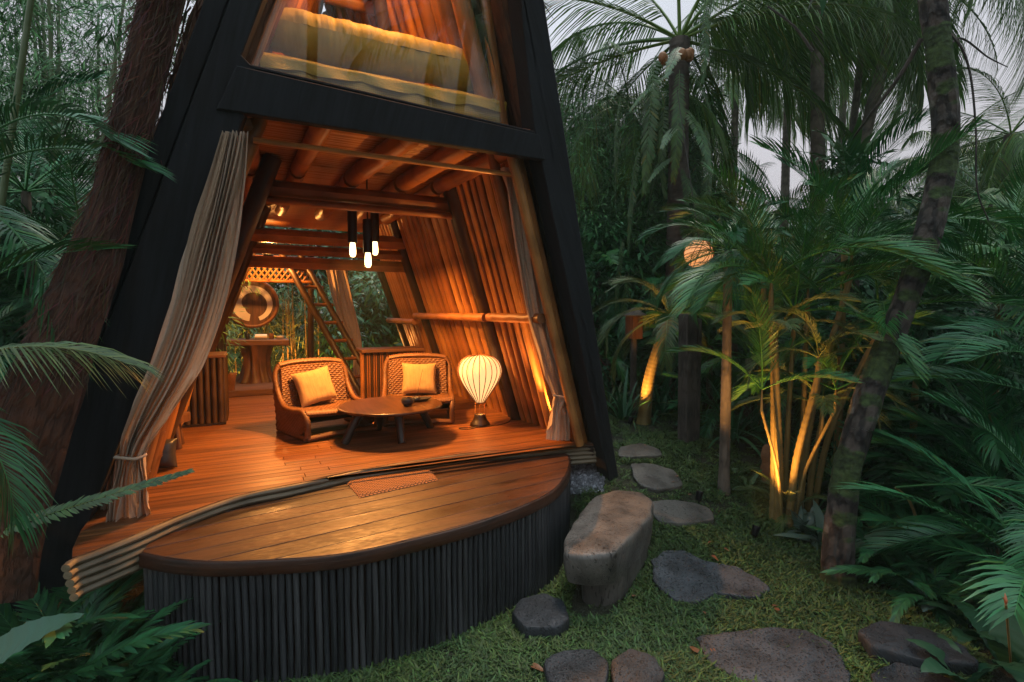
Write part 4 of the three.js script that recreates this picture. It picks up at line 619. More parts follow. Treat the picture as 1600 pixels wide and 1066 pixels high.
{ // dense low ground cover
  const tuft = (seed, n) => { const r = rng(seed), G = new Geo(); for (let i = 0; i < n; i++) { const a = r() * 6.28, q = Math.sqrt(r()) * .055, b = V(Math.cos(a) * q, 0, Math.sin(a) * q), y = r() * 6.28, l = .02 + .02 * r() + (r() < .12 ? .04 : 0), d = V(Math.cos(y), .35 + .9 * r(), Math.sin(y)).normalize(), wv = V(-Math.sin(y), 0, Math.cos(y)).multiplyScalar(.003 + .0035 * r()), c = shade3(r, .5, .2); b.y = r() * .012; const A = G.v(b, c), B = G.v(b.clone().addScaledVector(d, l * .5).add(wv), c), D = G.v(b.clone().addScaledVector(d, l * .5).sub(wv), c), E = G.v(b.clone().addScaledVector(d, l).add(V(0, -l * .2, 0)), c); G.t(A, B, D); G.t(B, E, D); } return G.build(); };
  const geos = [tuft(1, 26), tuft(2, 26), tuft(3, 26)], r = rng(66), spots = [];
  for (let k = 0; k < 120000 && spots.length < 34000; k++) {
    const u = r(), px = rr(330, 1560, r), dp = 2.6 + 6.6 * u * u, d = rayOf(px, 487), p = EYE.clone().addScaledVector(d, dp / 1); const x = p.x, z = p.z; if (houseAt(x, z)) continue;
    const right = px > 1150 + 250 * (1 - sstep(3, 7, dp)) + 200 * sstep(4.3, 3, dp) + 60 * (fbm(dp * 2, 3, 2) - .5); if (right && r() < .93) continue;
    if (stonePolys.some(P => inPoly(P, x, z)) && r() < .985) continue; if (fbm(x * 1.8, z * 1.8 + 40, 3) < .43 && r() < .85) continue;
    if (x < .2 && r() < .8) continue;
    spots.push([x, groundY(x, z) - .004, z, .75 + .6 * r()]);
  }
  const g = thing('lawn', 'short dense leafy ground cover between the stones', 'lawn'); g.userData.kind = 'stuff'; const o = new THREE.Object3D();
  geos.forEach((geo, k) => { const mine = spots.filter((_, i) => i % 3 === k), im = new THREE.InstancedMesh(geo, L.lawn, mine.length); mine.forEach((s, i) => { o.position.set(s[0], s[1], s[2]); o.rotation.set(0, r() * 6.28, 0); o.scale.setScalar(s[3]); o.updateMatrix(); im.setMatrixAt(i, o.matrix); const f = fbm(s[0] * 1.1 + 5, s[2] * 1.1, 3), c = shade3(r, .35, .2); im.setColorAt(i, lin(c[0] * (.6 + .8 * f), c[1] * (.7 + .5 * f), c[2])); }); im.name = 'ground_cover'; im.castShadow = im.receiveShadow = true; g.add(im); });
  // pale gravel in the hollow beside the right foot
  const N = 1700, peb = new THREE.IcosahedronGeometry(.016, 0).scale(1.2, .6, 1), im = new THREE.InstancedMesh(peb, M.pebble, N); let i = 0; while (i < N) { const px = rr(884, 950, r), py = rr(722, 772, r); if (px > 946 - (py - 735) * .1 || (px < 890 && py < 740)) continue; const p = onG(px, py); p.y += .012 * r(); o.position.copy(p); o.rotation.set(r() * 3, r() * 3, r() * 3); o.scale.setScalar(.6 + .9 * r()); o.updateMatrix(); im.setMatrixAt(i, o.matrix); const v = .35 + 1.2 * r() * r(); im.setColorAt(i, lin(v, v, v * 1.03)); i++; }
  const gv = thing('gravel', 'pale gravel in the hollow beside the deck end', 'gravel'); gv.userData.kind = 'stuff'; im.name = 'pebbles';
  gv.add(im);
  // fallen leaves
  const lr = rng(55); for (const [px, py, s] of [...Array.from({ length: 12 }, () => [rr(960, 1300, lr), rr(760, 1050, lr), .35 + .5 * lr()]), [1054, 752, 1], [1058, 745, .8], [1112, 868, .9], [1065, 880, .6], [1215, 955, .8], [830, 1040, 1.1], [1090, 1020, 1], [745, 715, 0]]) { if (!s) continue; const l = solo('fallen_leaf', bladeGeo({ L: .1 * s, w: .022 * s, arch: .5, seed: px }), L.dry ??= leafMat([.20, .08, .03]), 'brown dry leaf lying on the lawn path', 'leaf', 'fallen leaves on the lawn'); const p = onG(px, py, .055); l.position.copy(p); l.rotation.y = px; }
}

// ================================================================== trees and plants in their places
const G0 = (px, depth, dy = 0) => { const p = at(px, 487, depth); p.y = groundY(p.x, p.z) + dy; return p; };
{ // big mossy trunk in front on the right
  const b = onG(1312, 905), d = EYE.distanceTo(b) * 0 + 4.3; const g = thing('leaning_tree', 'thick bent mossy tree trunk rising through the garden', 'tree', b);
  const path = [[1312, 940, 4.3], [1310, 870, 4.3], [1322, 760, 4.35], [1345, 660, 4.4], [1388, 540, 4.5], [1432, 420, 4.6], [1466, 300, 4.65], [1478, 200, 4.7], [1470, 90, 4.7], [1458, 0, 4.75], [1440, -140, 4.8], [1455, -330, 4.9]].map(p => at(...p).sub(b));
  const c = new THREE.CatmullRomCurve3(path), P = c.getSpacedPoints(260), len = c.getLength();
  mesh('trunk', sweep(P, (s, a) => lerp(.104, .098, s) * (1 + .14 * (fbm(s * 14, Math.cos(a) * 1.3 + 4, 4) - .5) * 2 + .16 * (fbm(s * 60 + 7, a * 2.2, 3) - .5) + .07 * Math.sin(a * 3 + s * 11) + .5 * Math.exp(-s * 26)), 40), M.mossBark, g);
  const br = (pts, r0, r1) => mesh('branch', sweep(curve(pts.map(p => at(...p).sub(b)), 24), s => lerp(r0, r1, s), 7), M.bark, g);
  br([[1440, 60, 4.72], [1405, 120, 4.9], [1352, 190, 5.2], [1330, 220, 5.4]], .022, .012); br([[1470, 90, 4.7], [1500, 60, 4.8], [1545, 90, 4.9], [1575, 105, 5]], .012, .004); br([[1462, 30, 4.7], [1500, 70, 4.6], [1515, 110, 4.6], [1525, 200, 4.6], [1528, 300, 4.6], [1545, 345, 4.6]], .012, .006); br([[1465, -20, 4.7], [1380, -60, 5], [1290, -90, 5.3]], .05, .02); br([[1450, -150, 4.8], [1520, -240, 5], [1620, -280, 5.2]], .06, .02);
  br([[1270, 80, 6.5], [1240, 40, 6.6], [1200, 10, 6.8]], .02, .012);
  const r = rng(17); for (const [px, py, d2] of [[1300, -120, 5.3], [1240, -160, 5.6], [1400, -260, 5], [1560, -300, 5], [1660, -300, 5.2], [1480, -380, 4.9], [1350, -330, 5]]) { const o = mesh('crown_foliage', SP.broad[Math.floor(r() * 3)], L.shrub, g); o.position.copy(at(px, py, d2).sub(b)); o.scale.setScalar(1.5); o.rotation.y = r() * 6; }
}
// coconut palm with ferns hanging on its trunk
{
  const c = at(1062, 62, 9.2), base = V(c.x + .05, 0, c.z); base.y = groundY(base.x, base.z);
  const g = palm('coconut_palm', 'tall coconut palm with orange nuts and ferns on its dark trunk', null, c, { fr: FR.coco, m: L.coco, n: 26, sc: 1.0, tr: .2, tm: M.bark, base, seed: 5, up: 1.2, low: -.3, avoid: true, ring: .1, category: 'coconut palm' });
  const cc = c.clone().sub(base), r = rng(9);
  for (let i = 0; i < 6; i++) { const a = r() * 6.28, o = mesh('coconut', new THREE.SphereGeometry(.075, 12, 9).scale(1, 1.25, 1), M.nut ??= mat([.30, .13, .045], { roughness: .6 }), g); o.position.copy(cc).add(V(-.35 + .3 * Math.cos(a), -.25 - .3 * r(), .25 + .2 * Math.sin(a))); }
  for (let i = 0; i < 46; i++) { const y = cc.y * (.2 + .78 * r()), a = r() * 6.28; leafOn(g, 'hanging_fern', FR.hang[i % 3], L.fern, V(cc.x + Math.sin(a) * .2, y, Math.cos(a) * .2 + cc.z), a, lerp(-.3, -1.25, r()), .8 + .7 * r()); }
  for (let i = 0; i < 26; i++) { const a = r() * 6.28, q = .4 + .8 * r(), y = cc.y * (.2 + .7 * r()); leafOn(g, 'hanging_vine', FR.hang[i % 3], L.fern, V(cc.x + Math.sin(a) * q, y + .8, cc.z + Math.cos(a) * q), a, -1.4, 1.1 + r() * .8); }
}
// taller palms behind, bare trunks in view
[[1276, -70, 9.8, .125, 'straight pale palm trunk left of the leaning pair', [1274, 250]], [1362, -60, 11.5, .08, 'thin straight palm trunk beside the leaning pale one', [1340, 190]], [1428, -80, 10.5, .12, 'leaning pale palm trunk behind the mossy tree', [1376, 190]], [985, 168, 11, .085, 'slim palm with drooping crown between the house and the coconut palm', null], [912, 190, 11.5, .1, 'feathery palm close beside the right barge board', null]].forEach(([px, py, d, tr, label, lo], i) => {
  const c = at(px, py, d); let base = null; if (lo) { const q = at(lo[0], lo[1], d), t = q.clone().sub(c), k = (groundY(q.x, q.z) - c.y) / t.y; base = c.clone().addScaledVector(t, k); base.y = groundY(base.x, base.z); }
  palm('tall_palm', label, 'tall palms behind the garden', c, { fr: FR.coco, m: L.coco, n: i > 2 ? 13 : 20, sc: i > 2 ? .62 : .9, tr, base, seed: 20 + i, up: 1.0, low: -.9, ring: .09, category: 'palm' });
});
// slim palm on the lawn
palm('slim_palm', 'slim palm with a bare straight stem standing on the lawn', null, at(1138, 392, 5.55), { fr: FR.fine, m: L.arecaD, n: 22, sc: .78, tr: .052, base: onG(1131, 768), seed: 41, up: 1.2, low: -.5, ring: .07 });
// lit cane palms: clump of stems
{
  const stems = [[1216, 818, 1212, 560, 5.15, .036], [1232, 822, 1278, 590, 5.1, .034], [1262, 806, 1284, 660, 5.3, .028], [1208, 812, 1205, 470, 5.3, .03], [1246, 815, 1330, 430, 5.25, .03], [1270, 800, 1372, 520, 5.5, .028], [1225, 806, 1240, 520, 5.35, .024], [1250, 800, 1262, 480, 5.45, .024], [1222, 824, 1190, 640, 5.05, .016], [1240, 822, 1305, 640, 5.1, .016]];
  stems.forEach(([bx, by, cx, cy, d, tr], i) => { const b = onG(bx, by); palm('cane_palm', ['ringed cane palm stem lit by the ground spotlight, tall and upright', 'ringed cane palm stem lit by the ground spotlight, leaning toward the mossy tree', 'short cane palm stem tucked behind the lit pair', 'tall cane palm stem rising behind the lit stems', 'tallest leaning cane palm stem with a wide crown', 'thin cane palm stem leaning behind the mossy tree', 'slender cane stem between the two lit stems', 'slender cane stem close behind the leaning lit stem', 'young lit cane shoot bending toward the lawn', 'young lit cane shoot bending toward the mossy tree'][i], 'cane palms by the ground spotlight', at(cx, cy, d), { fr: i > 2 ? FR.areca : FR.fine, m: i > 2 ? L.areca : L.cane, n: i > 7 ? 5 : i > 2 ? 10 : 8, sc: i > 7 ? .5 : i > 2 ? .72 : .7, tr, tm: M.caneStem, base: b, seed: 60 + i, up: 1.35, low: .15, ring: .075, shaft: .22, ringAmp: .13 }); });
  const sh = clump('cane_shoots', 'young cane shoots fanning out beside the lit stems', null, onG(1236, 812), FR.fine, L.cane, 10, .55, { seed: 8, up: 1.4, low: .7, part: 'frond' });
}
// arecas over the right side
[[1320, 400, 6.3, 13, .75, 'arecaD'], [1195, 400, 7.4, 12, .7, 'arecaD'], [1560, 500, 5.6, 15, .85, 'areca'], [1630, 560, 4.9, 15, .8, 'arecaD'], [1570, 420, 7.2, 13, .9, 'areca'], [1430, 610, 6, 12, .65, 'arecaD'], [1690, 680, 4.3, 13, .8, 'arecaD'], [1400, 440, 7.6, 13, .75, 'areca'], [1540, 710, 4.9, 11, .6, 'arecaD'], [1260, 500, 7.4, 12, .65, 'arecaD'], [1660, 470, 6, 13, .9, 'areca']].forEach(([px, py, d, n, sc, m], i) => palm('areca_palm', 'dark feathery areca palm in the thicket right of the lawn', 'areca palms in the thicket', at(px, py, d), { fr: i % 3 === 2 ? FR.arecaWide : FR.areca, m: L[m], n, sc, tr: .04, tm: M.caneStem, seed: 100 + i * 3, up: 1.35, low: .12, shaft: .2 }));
for (const o of scene.children) if (/^areca_palm/.test(o.name)) o.userData.label = 'dark feathery areca palm in the thicket beyond the mossy tree';
// palms round the far end of the lawn
[[950, 560, 9.5, .7], [1050, 470, 9.2, .9], [1110, 540, 8.4, .8], [1170, 560, 7.4, .7], [1000, 440, 10.5, 1.0], [1090, 420, 9.8, 1.0], [935, 420, 10.2, .95], [1200, 500, 8.2, .85], [1150, 470, 8.8, .9], [1230, 610, 7.0, .6], [1120, 640, 7.6, .6]].forEach(([px, py, d, sc], i) => palm('garden_palm', 'dark garden palm in the planting at the end of the lawn', 'palms at the end of the lawn', at(px, py, d), { fr: i % 2 ? FR.fine : FR.areca, m: i % 3 ? L.arecaD : L.areca, n: 12, sc: sc * (i % 2 ? 1.3 : .85), tr: .05, seed: 200 + i * 5, up: 1.25, low: -.3 }));
// leaning palm with the lit knobbly trunk
{ const b = onG(1005, 662); const g = palm('leaning_palm', 'leaning palm with a knobbly trunk lit orange from the ground', null, at(1046, 492, 7.7), { fr: FR.fine, m: L.cane, n: 15, sc: 1.15, tr: .085, base: b, seed: 77, up: 1.3, low: -.3, ring: .06, tm: M.caneStem }); }
// far palms, hazier
[[1580, 210, 9.5, .62], [1545, 320, 9, .55], [1470, 250, 12, .7], [1620, 340, 11, .8], [1500, 290, 15, .7], [1510, 380, 14, .9], [1650, 320, 13, 1.0], [1350, 400, 14, .8], [1180, 420, 14, .7], [1440, 320, 17, .9], [1530, 240, 20, .9], [880, 330, 15, .9], [1120, 330, 14, .7], [1235, 20, 15, .9], [1150, 120, 16, .8], [1320, 90, 17, .9], [1010, 250, 14, .9]].forEach(([px, py, d, sc], i) => palm('far_palm', 'pale distant coconut palm beyond the garden', 'distant palms beyond the garden', at(px, py, d), { fr: FR.coco, m: L.coco, n: 15, sc: sc * .8, tr: .12, seed: 300 + i * 7, up: 1.1, low: -.8 }));
// the wood behind: one mass of leaves that closes the gaps low down
{
  const r = rng(88), spots = []; const add = (px, top, d0, d1, n, sc, bottom = 720) => { for (let i = 0; i < n; i++) { const d = lerp(d0, d1, r()), p = at(px + rr(-45, 45, r), lerp(bottom, top, Math.pow(r(), .85)), d); const gy = groundY(p.x, p.z); if (p.y < gy + .1) p.y = gy + .15 + .5 * r(); if (houseAt(p.x, p.z) || (p.z < .5 && p.z > BACK - .6 && p.x > -1.7 && p.x < 3.9)) continue; spots.push([p.x, p.y, p.z, sc * (.6 + .7 * r())]); } };
  for (let px = 890; px <= 1680; px += 45) { const t = px < 1000 ? 250 : px < 1160 ? 300 : px < 1310 ? 420 : px < 1480 ? 360 : 270; add(px, t + 90, 9.5, 12, 60, 1.1); add(px, t, 12, 16, 75, 1.5, 620); }
  for (let px = 1330; px <= 1700; px += 45) add(px, 500, 6.3, 9, 45, .8, 780);
  sprayStuff('background_wood', 'dark mass of mixed leaves closing the garden behind the palms', 'foliage', spots, SP.mid.concat(SP.broad), L.shrub);
  const s2 = []; for (let i = 0; i < 620; i++) { const p = at(rr(850, 1110, r), rr(150, 520, r), rr(9.8, 13, r)); if (p.x < XR(p.y) + 1 && p.z > BACK - 1) continue; s2.push([p.x, p.y, p.z, .7 + .5 * r()]); }
  sprayStuff('bamboo_thicket', 'airy thicket of fine bamboo leaves beside the right barge board', 'bamboo', s2, SP.fine, L.bamboo);
}
{ const r = rng(89), sp = []; for (let i = 0; i < 420; i++) { const p = at(rr(280, 660, r), rr(330, 620, r), rr(14, 19, r)); if (p.z > -8.9) continue; p.y = Math.max(p.y, groundY(p.x, p.z) + .2); sp.push([p.x, p.y, p.z, 1.2 + .8 * r()]); } for (let i = 0; i < 160; i++) { const x = rr(1.6, 5.5, r), z = rr(-9.4, -7.6, r); sp.push([x, groundY(x, z) + rr(0, 2.8, r), z, .8 + .5 * r()]); } sprayStuff('rear_thicket', 'dark thicket behind the open bathroom', 'foliage', sp, SP.mid.concat(SP.broad), L.shrub); }
// understorey on the right: separate shrubs
[[955, 600, 8.6], [975, 640, 8.0], [1035, 640, 8.2], [1100, 660, 7.6], [1150, 690, 6.9], [1180, 640, 7.2], [1000, 590, 9], [1060, 600, 8.6], [1240, 690, 6.4], [1290, 740, 5.9], [1330, 690, 5.7]].forEach(([px, py, d], i) => clump('strap_leaf_plant', 'strap-leaved dark plant edging the end of the lawn', 'strap-leaved plants edging the lawn', (() => { const p = G0(px, d); return p; })(), BL.strap, i % 3 ? L.fernD : L.cane, 26, 1.15, { seed: 400 + i, up: 1.45, low: .25, spread: .12 }));
[[1150, 742, .35], [1170, 765, .25]].forEach(([px, py, s], i) => clump('seedling', 'pale little palm seedling on the lawn near the carved stump', 'seedlings near the stump', onG(px, py), FR.fern, L.fern, 7, s * 1.3, { seed: 450 + i, part: 'frond' }));
// plants at the foot of the mossy tree and in the right corner
[[1265, 838, .9], [1285, 852, 1.1], [1250, 832, .7]].forEach(([px, py, s], i) => clump('bromeliad', 'grey-green bromeliad rosette between the lit stems and mossy trunk', 'bromeliads at the mossy trunk', onG(px, py), BL.agave, L.agave ??= leafMat([.12, .18, .14], { roughness: .45 }), 13, s, { seed: 460 + i, up: 1.3, low: .2 }));
[[1370, 890, .8], [1400, 905, .9], [1430, 930, .9], [1350, 870, .7], [1460, 945, .85], [1400, 870, .8], [1440, 890, .9], [1480, 920, .9]].forEach(([px, py, s], i) => clump('fern', 'dull green arching fern massed beside the mossy trunk', 'ferns beside the mossy trunk', onG(px, py), FR.fern, L.fernD, 16, s, { seed: 480 + i, up: 1.1, low: .05, part: 'frond' }));
[[1490, 955], [1530, 990], [1550, 920]].forEach(([px, py], i) => clump('broad_leaf_plant', 'broad-leaved plant with pale glossy leaves in the right corner', 'broad-leaved plants in the corner', onG(px, py), BL.paddle, i ? L.broad : (L.blue ??= leafMat([.10, .17, .15], { roughness: .35 })), 9, .62, { seed: 500 + i, up: 1.2, low: .1, spread: .15 }));
for (const o of scene.children) if (/^broad_leaf_plant/.test(o.name)) o.userData.label = 'broad-leaved glossy plant growing behind the rough kerb stone';
{ // wide drooping palm leaf low on the right
  const g = clump('ground_palm', 'low palm with one wide drooping frond over the ferns', null, onG(1450, 880), FR.arecaWide, L.arecaD, 5, .7, { seed: 12, up: 1.1, low: .7, part: 'frond' });
  const a = at(1400, 762, 4.4).sub(g.position), bb = at(1550, 850, 4.0).sub(g.position), d = bb.clone().sub(a); leafOn(g, 'frond', FR.arecaWide[1], L.arecaD, a, Math.atan2(d.x, d.z), .35, .85, .2); leafOn(g, 'stalk', sweep(curve([V(0, 0, 0), a.clone().multiplyScalar(.6).add(V(0, .15, 0)), a], 14), .012, 6), M.caneStem, V(), 0, 0);
  const c = clump('heliconia', 'heliconia with orange-tipped stalk in the right corner', null, onG(1580, 1040), BL.big, L.broad, 6, .5, { seed: 33, up: 1.35, low: .3, spread: .1 }); c.userData.label = 'heliconia with an orange-tipped flower stalk beside the broad leaves'; const f = at(1572, 945, 2.75).sub(c.position); mesh('flower_stalk', sweep(curve([V(), f.clone().multiplyScalar(.6), f], 10), .006, 6), M.caneStem, c); for (let k = 0; k < 3; k++) leafOn(c, 'bract', BL.agave[0], L.dryO ??= leafMat([.45, .13, .05]), f, k * 2.1, 1.2, .16);
  clump('heliconia', 'dark paddle-leaved heliconia half out of the frame by the flat stone', null, onG(1500, 1062), BL.paddle, L.broad, 8, .7, { seed: 35, up: 1.2, low: .1, spread: .08 });
}
[[1500, 840, 4.9], [1560, 800, 4.8], [1600, 860, 4.2], [1640, 780, 4.8], [1530, 780, 5.6], [1590, 760, 5.6], [1470, 800, 5.4], [1660, 900, 3.9], [1620, 940, 3.6]].forEach(([px, py, d], i) => palm('corner_palm', 'low dark palm filling the corner behind the ferns', 'low palms behind the ferns', at(px, py - 40, d), { fr: i % 2 ? FR.areca : FR.arecaWide, m: L.arecaD, n: 11, sc: .55 + .1 * (i % 3), tr: .03, seed: 900 + i * 3, up: 1.3, low: -.1, tm: M.caneStem }));
{ const r = rng(90), sp = []; for (let i = 0; i < 300; i++) { const px = rr(1430, 1720, r), d = rr(4.7, 6.6, r), p = G0(px, d); p.y += rr(.05, .8, r); sp.push([p.x, p.y, p.z, .4 + .35 * r()]); } sprayStuff('corner_undergrowth', 'dark leafy undergrowth beneath the corner palms', 'foliage', sp, SP.mid.concat(SP.broad), L.shrub); }
// epiphytic bird's-nest fern up between the trunks
{ const p = at(1335, 262, 7.4); const g = clump('nest_fern', "bird's-nest fern perched high between the pale trunks", null, p, BL.nest, L.broadL, 22, 1.0, { seed: 91, up: 1.35, low: .0, spread: .12 }); mesh('host_stump', trunkGeo([V(0, groundY(p.x, p.z) - p.y, 0), V(.03, -1, 0), V(0, .02, 0)], .11, .09), M.bark, g); const r = rng(5); for (let i = 0; i < 7; i++) { const o = mesh('foliage', SP.broad[i % 3], L.shrubL, g); o.position.set(rr(-.6, .5, r), rr(-.6, .1, r), rr(-.4, .4, r)); o.scale.setScalar(.7); } }
// reddish fibrous trunk leaning along the barge board, its foot in front of the floor's end
{
  const rows = [[240, 314, -90, .1], [216, 290, 0, .1], [180, 254, 150, .12], [142, 216, 300, .15], [85, 186, 430, .22], [45, 156, 520, .3], [-15, 122, 640, .42], [-50, 92, 740, .55], [-75, 70, 830, .66], [-95, 55, 930, .74]];
  const foot = onF(0, 930, .74), b = V(foot.x, groundY(foot.x, foot.z), foot.z), g = thing('fibrous_tree', 'reddish fibrous old trunk leaning along the black barge board', 'tree', b);
  const pl = new THREE.CatmullRomCurve3(rows.map(r => onF(r[0], r[2], r[3]))), pr = new THREE.CatmullRomCurve3(rows.map(r => onF(r[1], r[2], r[3]))), G = new Geo(), K = 140, n = 72; const surf = (u, an) => { const a = pl.getPoint(u), c = pr.getPoint(u), m = a.clone().lerp(c, .5), h = a.distanceTo(c) / 2, k = 1 + .20 * (fbm(an * 2.2 + 3, u * 6, 3) - .5) + .16 * (fbm(an * 11, u * 7, 4) - .5); return m.addScaledVector(c.clone().sub(a).normalize(), Math.cos(an) * h * k).add(V(0, 0, Math.sin(an) * h * .55 * k)).sub(b); };
  for (let j = 0; j <= K; j++) for (let i = 0; i <= n; i++) G.v(surf(j / K, i / n * Math.PI * 2), null, i / n * 1.4, j / K * 5);
  for (let j = 0; j < K; j++) for (let i = 0; i < n; i++) { const q = j * (n + 1) + i; G.q(q, q + 1, q + n + 2, q + n + 1); }
  mesh('trunk', G.build(), M.fibre, g);
  const sg = new Geo(); sg.v(V(-.0025, 0, 0)); sg.v(V(.0025, 0, 0)); sg.v(V(.002, -.16, .012)); sg.v(V(-.002, -.16, .012)); sg.v(V(0, -.3, .03)); sg.q(0, 1, 2, 3); sg.t(3, 2, 4);
  const N = 1500, im = new THREE.InstancedMesh(sg.build(), M.straw, N), r = rng(93), o = new THREE.Object3D(); for (let i = 0; i < N; i++) { const u = Math.pow(r(), 1.25) * .64, p = surf(u, .15 + 2.8 * r()); o.position.copy(p); o.rotation.set(-.15 + (r() - .5) * .5, (r() - .5) * 2, -.42 + (r() - .5) * .7); o.scale.set(.6 + r() * .6, .2 + r() * .45, 1); o.updateMatrix(); im.setMatrixAt(i, o.matrix); im.setColorAt(i, lin(.5 + r(), .5 + r() * .8, .5 + r() * .7)); } im.name = 'loose_fibre'; im.userData = { kind: 'stuff' }; g.add(im);
}
// ------------------------------------------------------------------ left side
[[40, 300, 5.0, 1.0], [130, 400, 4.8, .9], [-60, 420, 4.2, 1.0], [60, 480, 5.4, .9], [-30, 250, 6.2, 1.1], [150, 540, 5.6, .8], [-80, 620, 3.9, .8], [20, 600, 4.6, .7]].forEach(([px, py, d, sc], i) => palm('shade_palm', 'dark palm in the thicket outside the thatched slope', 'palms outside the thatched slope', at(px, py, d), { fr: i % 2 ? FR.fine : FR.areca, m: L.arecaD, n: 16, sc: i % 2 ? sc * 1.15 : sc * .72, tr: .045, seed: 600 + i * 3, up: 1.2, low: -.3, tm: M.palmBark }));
{
  const r = rng(123); // tall bamboo clumps, each with culms and fine foliage
  [[40, 7.5], [150, 8.2], [-70, 7.0], [230, 9.0], [90, 10], [0, 9], [180, 10.5], [120, 7], [-30, 11]].forEach(([px, d], i) => {
    const b = G0(px, d), g = thing('bamboo_clump', 'tall fine-leaved bamboo clump rising beyond the thatched slope', 'bamboo', b, 'bamboo clumps beyond the thatched slope');
    for (let k = 0; k < 5; k++) mesh('culm', culm(V(rr(-.3, .3, r), 0, rr(-.3, .3, r)), V(rr(-.9, .9, r), rr(6, 7.5, r), rr(-.8, .8, r)), .035, .45, 6, r(), .5), M.culmG ??= mat([.09, .13, .05], { roughness: .5 }), g);
    const im = []; for (let k = 0; k < 78; k++) { const y = rr(.8, 7.4, r), w = .5 + .9 * Math.sin(Math.PI * y / 8); im.push([rr(-w, w, r) * 1.1, y, rr(-w, w, r), .6 + .6 * r()]); }
    const o = new THREE.Object3D(); SP.fine.forEach((geo, q) => { const mine = im.filter((_, j) => j % 3 === q), I = new THREE.InstancedMesh(geo, L.bamboo, mine.length); mine.forEach((s, j) => { o.position.set(...s.slice(0, 3)); o.rotation.set(r(), r() * 6, r()); o.scale.setScalar(s[3]); o.updateMatrix(); I.setMatrixAt(j, o.matrix); I.setColorAt(j, lin(...shade3(r, .4))); }); I.name = 'foliage'; I.userData = { kind: 'stuff' }; g.add(I); });
  });
  const sp = []; for (let i = 0; i < 420; i++) { const p = at(rr(-160, 260, r), rr(300, 900, r), rr(5.4, 8.5, r)); const gy = groundY(p.x, p.z); if (p.y < gy) p.y = gy + .2 * r(); if (p.x > -1.75 && p.z < .6) continue; sp.push([p.x, p.y, p.z, .6 + .6 * r()]); }
  sprayStuff('shade_undergrowth', 'dark undergrowth outside the thatched slope', 'foliage', sp, SP.mid.concat(SP.broad), L.shrub);
  // overhanging bamboo spray at the top
  const ob = thing('overhanging_bamboo', 'light green bamboo branch hanging over the thatch edge', 'bamboo', at(215, -60, 3.9)); for (let k = 0; k < 5; k++) mesh('branch', sweep(curve([V(-.6, .5, -.2), V(rr(-.3, .2, r), .25, 0), V(rr(-.2, .5, r), rr(-.75, -.1, r), rr(0, .3, r))], 10), .004, 4), M.culmG, ob);
  for (let k = 0; k < 14; k++) { const o = mesh('leaf_spray', SP.strap[k % 2], L.bamboo, ob); o.position.set(rr(-.45, .38, r), rr(-.6, .2, r), rr(-.1, .3, r)); o.scale.setScalar(.34 + .12 * r()); o.rotation.set(r(), r() * 6, r()); }
  mesh('culm', culm(V(-1.5, groundY(0, 0) - ob.position.y, -.6), V(-.55, .55, -.2), .03, .4, 7, 0, .6), M.culmG, ob);
}
{ // areca leaf reaching in front of the barge board, its stem outside the frame
  const b = G0(-190, 2.8), g = thing('near_areca', 'areca palm leaf arching in front of the dark barge board', 'palm', b);
  const c = at(-150, 600, 2.8).sub(b); mesh('stem', trunkGeo([V(), c.clone().multiplyScalar(.5), c], .04, .03, .08), M.caneStem, g);
  const fr = (px0, py0, d0, px1, py1, d1, geo, sc, pit, m = L.cane, roll = 0) => { const a = at(px0, py0, d0).sub(b), e = at(px1, py1, d1).sub(b), d = e.clone().sub(a); leafOn(g, 'frond', geo, m, a, Math.atan2(d.x, d.z), Math.atan2(d.y, Math.hypot(d.x, d.z)) + pit, sc, roll); };
  const one = frondGeo({ L: 1.45, n: 58, leaf: .36, w: .0062, arch: .75, hang: .75, lift: .3, seed: 901, rib: .009, bare: .1 });
  fr(-150, 600, 2.8, 230, 590, 2.55, one, 1, .36, L.cane, .15); fr(-150, 600, 2.8, 110, 420, 3.0, FR.fine[1], 1.1, .5, L.arecaD); fr(-150, 600, 2.8, 60, 700, 2.6, FR.fine[2], 1.0, .2, L.arecaD); fr(-150, 600, 2.8, -60, 300, 3.0, FR.fine[0], 1.1, .3, L.arecaD);
  // a pale leaf end higher up, in front of the board
  const u = thing('pale_areca', 'areca palm leaf with pale narrow tips crossing the thatch', 'palm', G0(-120, 3.3)); const uc = at(-90, 300, 3.3).sub(u.position); mesh('stem', trunkGeo([V(), uc.clone().multiplyScalar(.5), uc], .035, .025, .08), M.caneStem, u);
  for (const [x, y, p, geo] of [[240, 330, .55, FR.fine[0]], [150, 180, .5, FR.fine[2]], [120, 460, .3, FR.fine[1]]]) { const d = at(x, y, 3.0).sub(at(-90, 300, 3.3)); leafOn(u, 'frond', geo, L.arecaD, uc, Math.atan2(d.x, d.z), Math.atan2(d.y, Math.hypot(d.x, d.z)) + p, 1.35); }
}
// ferns and big leaves, lower left
[[60, 930, 2.9, 1.1], [130, 900, 3.2, 1.0], [190, 960, 3.0, .9], [20, 860, 3.2, 1.1], [240, 1000, 2.9, .6], [150, 1010, 2.7, .8], [90, 1040, 2.6, .8], [-20, 940, 2.7, 1.1], [200, 1050, 2.75, .5], [30, 900, 3.05, 1.3], [95, 900, 3.0, 1.2], [-20, 900, 3.0, 1.4], [60, 1000, 2.6, 1.0], [150, 950, 2.9, 1.0], [55, 900, 2.95, 1.6], [105, 900, 2.9, 1.4], [20, 900, 2.8, 1.5]].forEach(([px, py, d, s], i) => clump('shade_fern', 'dark fern in the shade at the foot of the barge board', 'ferns at the barge board foot', G0(px, d), FR.fern, L.fernD, 15, s * .9, { seed: 700 + i, up: 1.15, low: .1, part: 'frond' }));
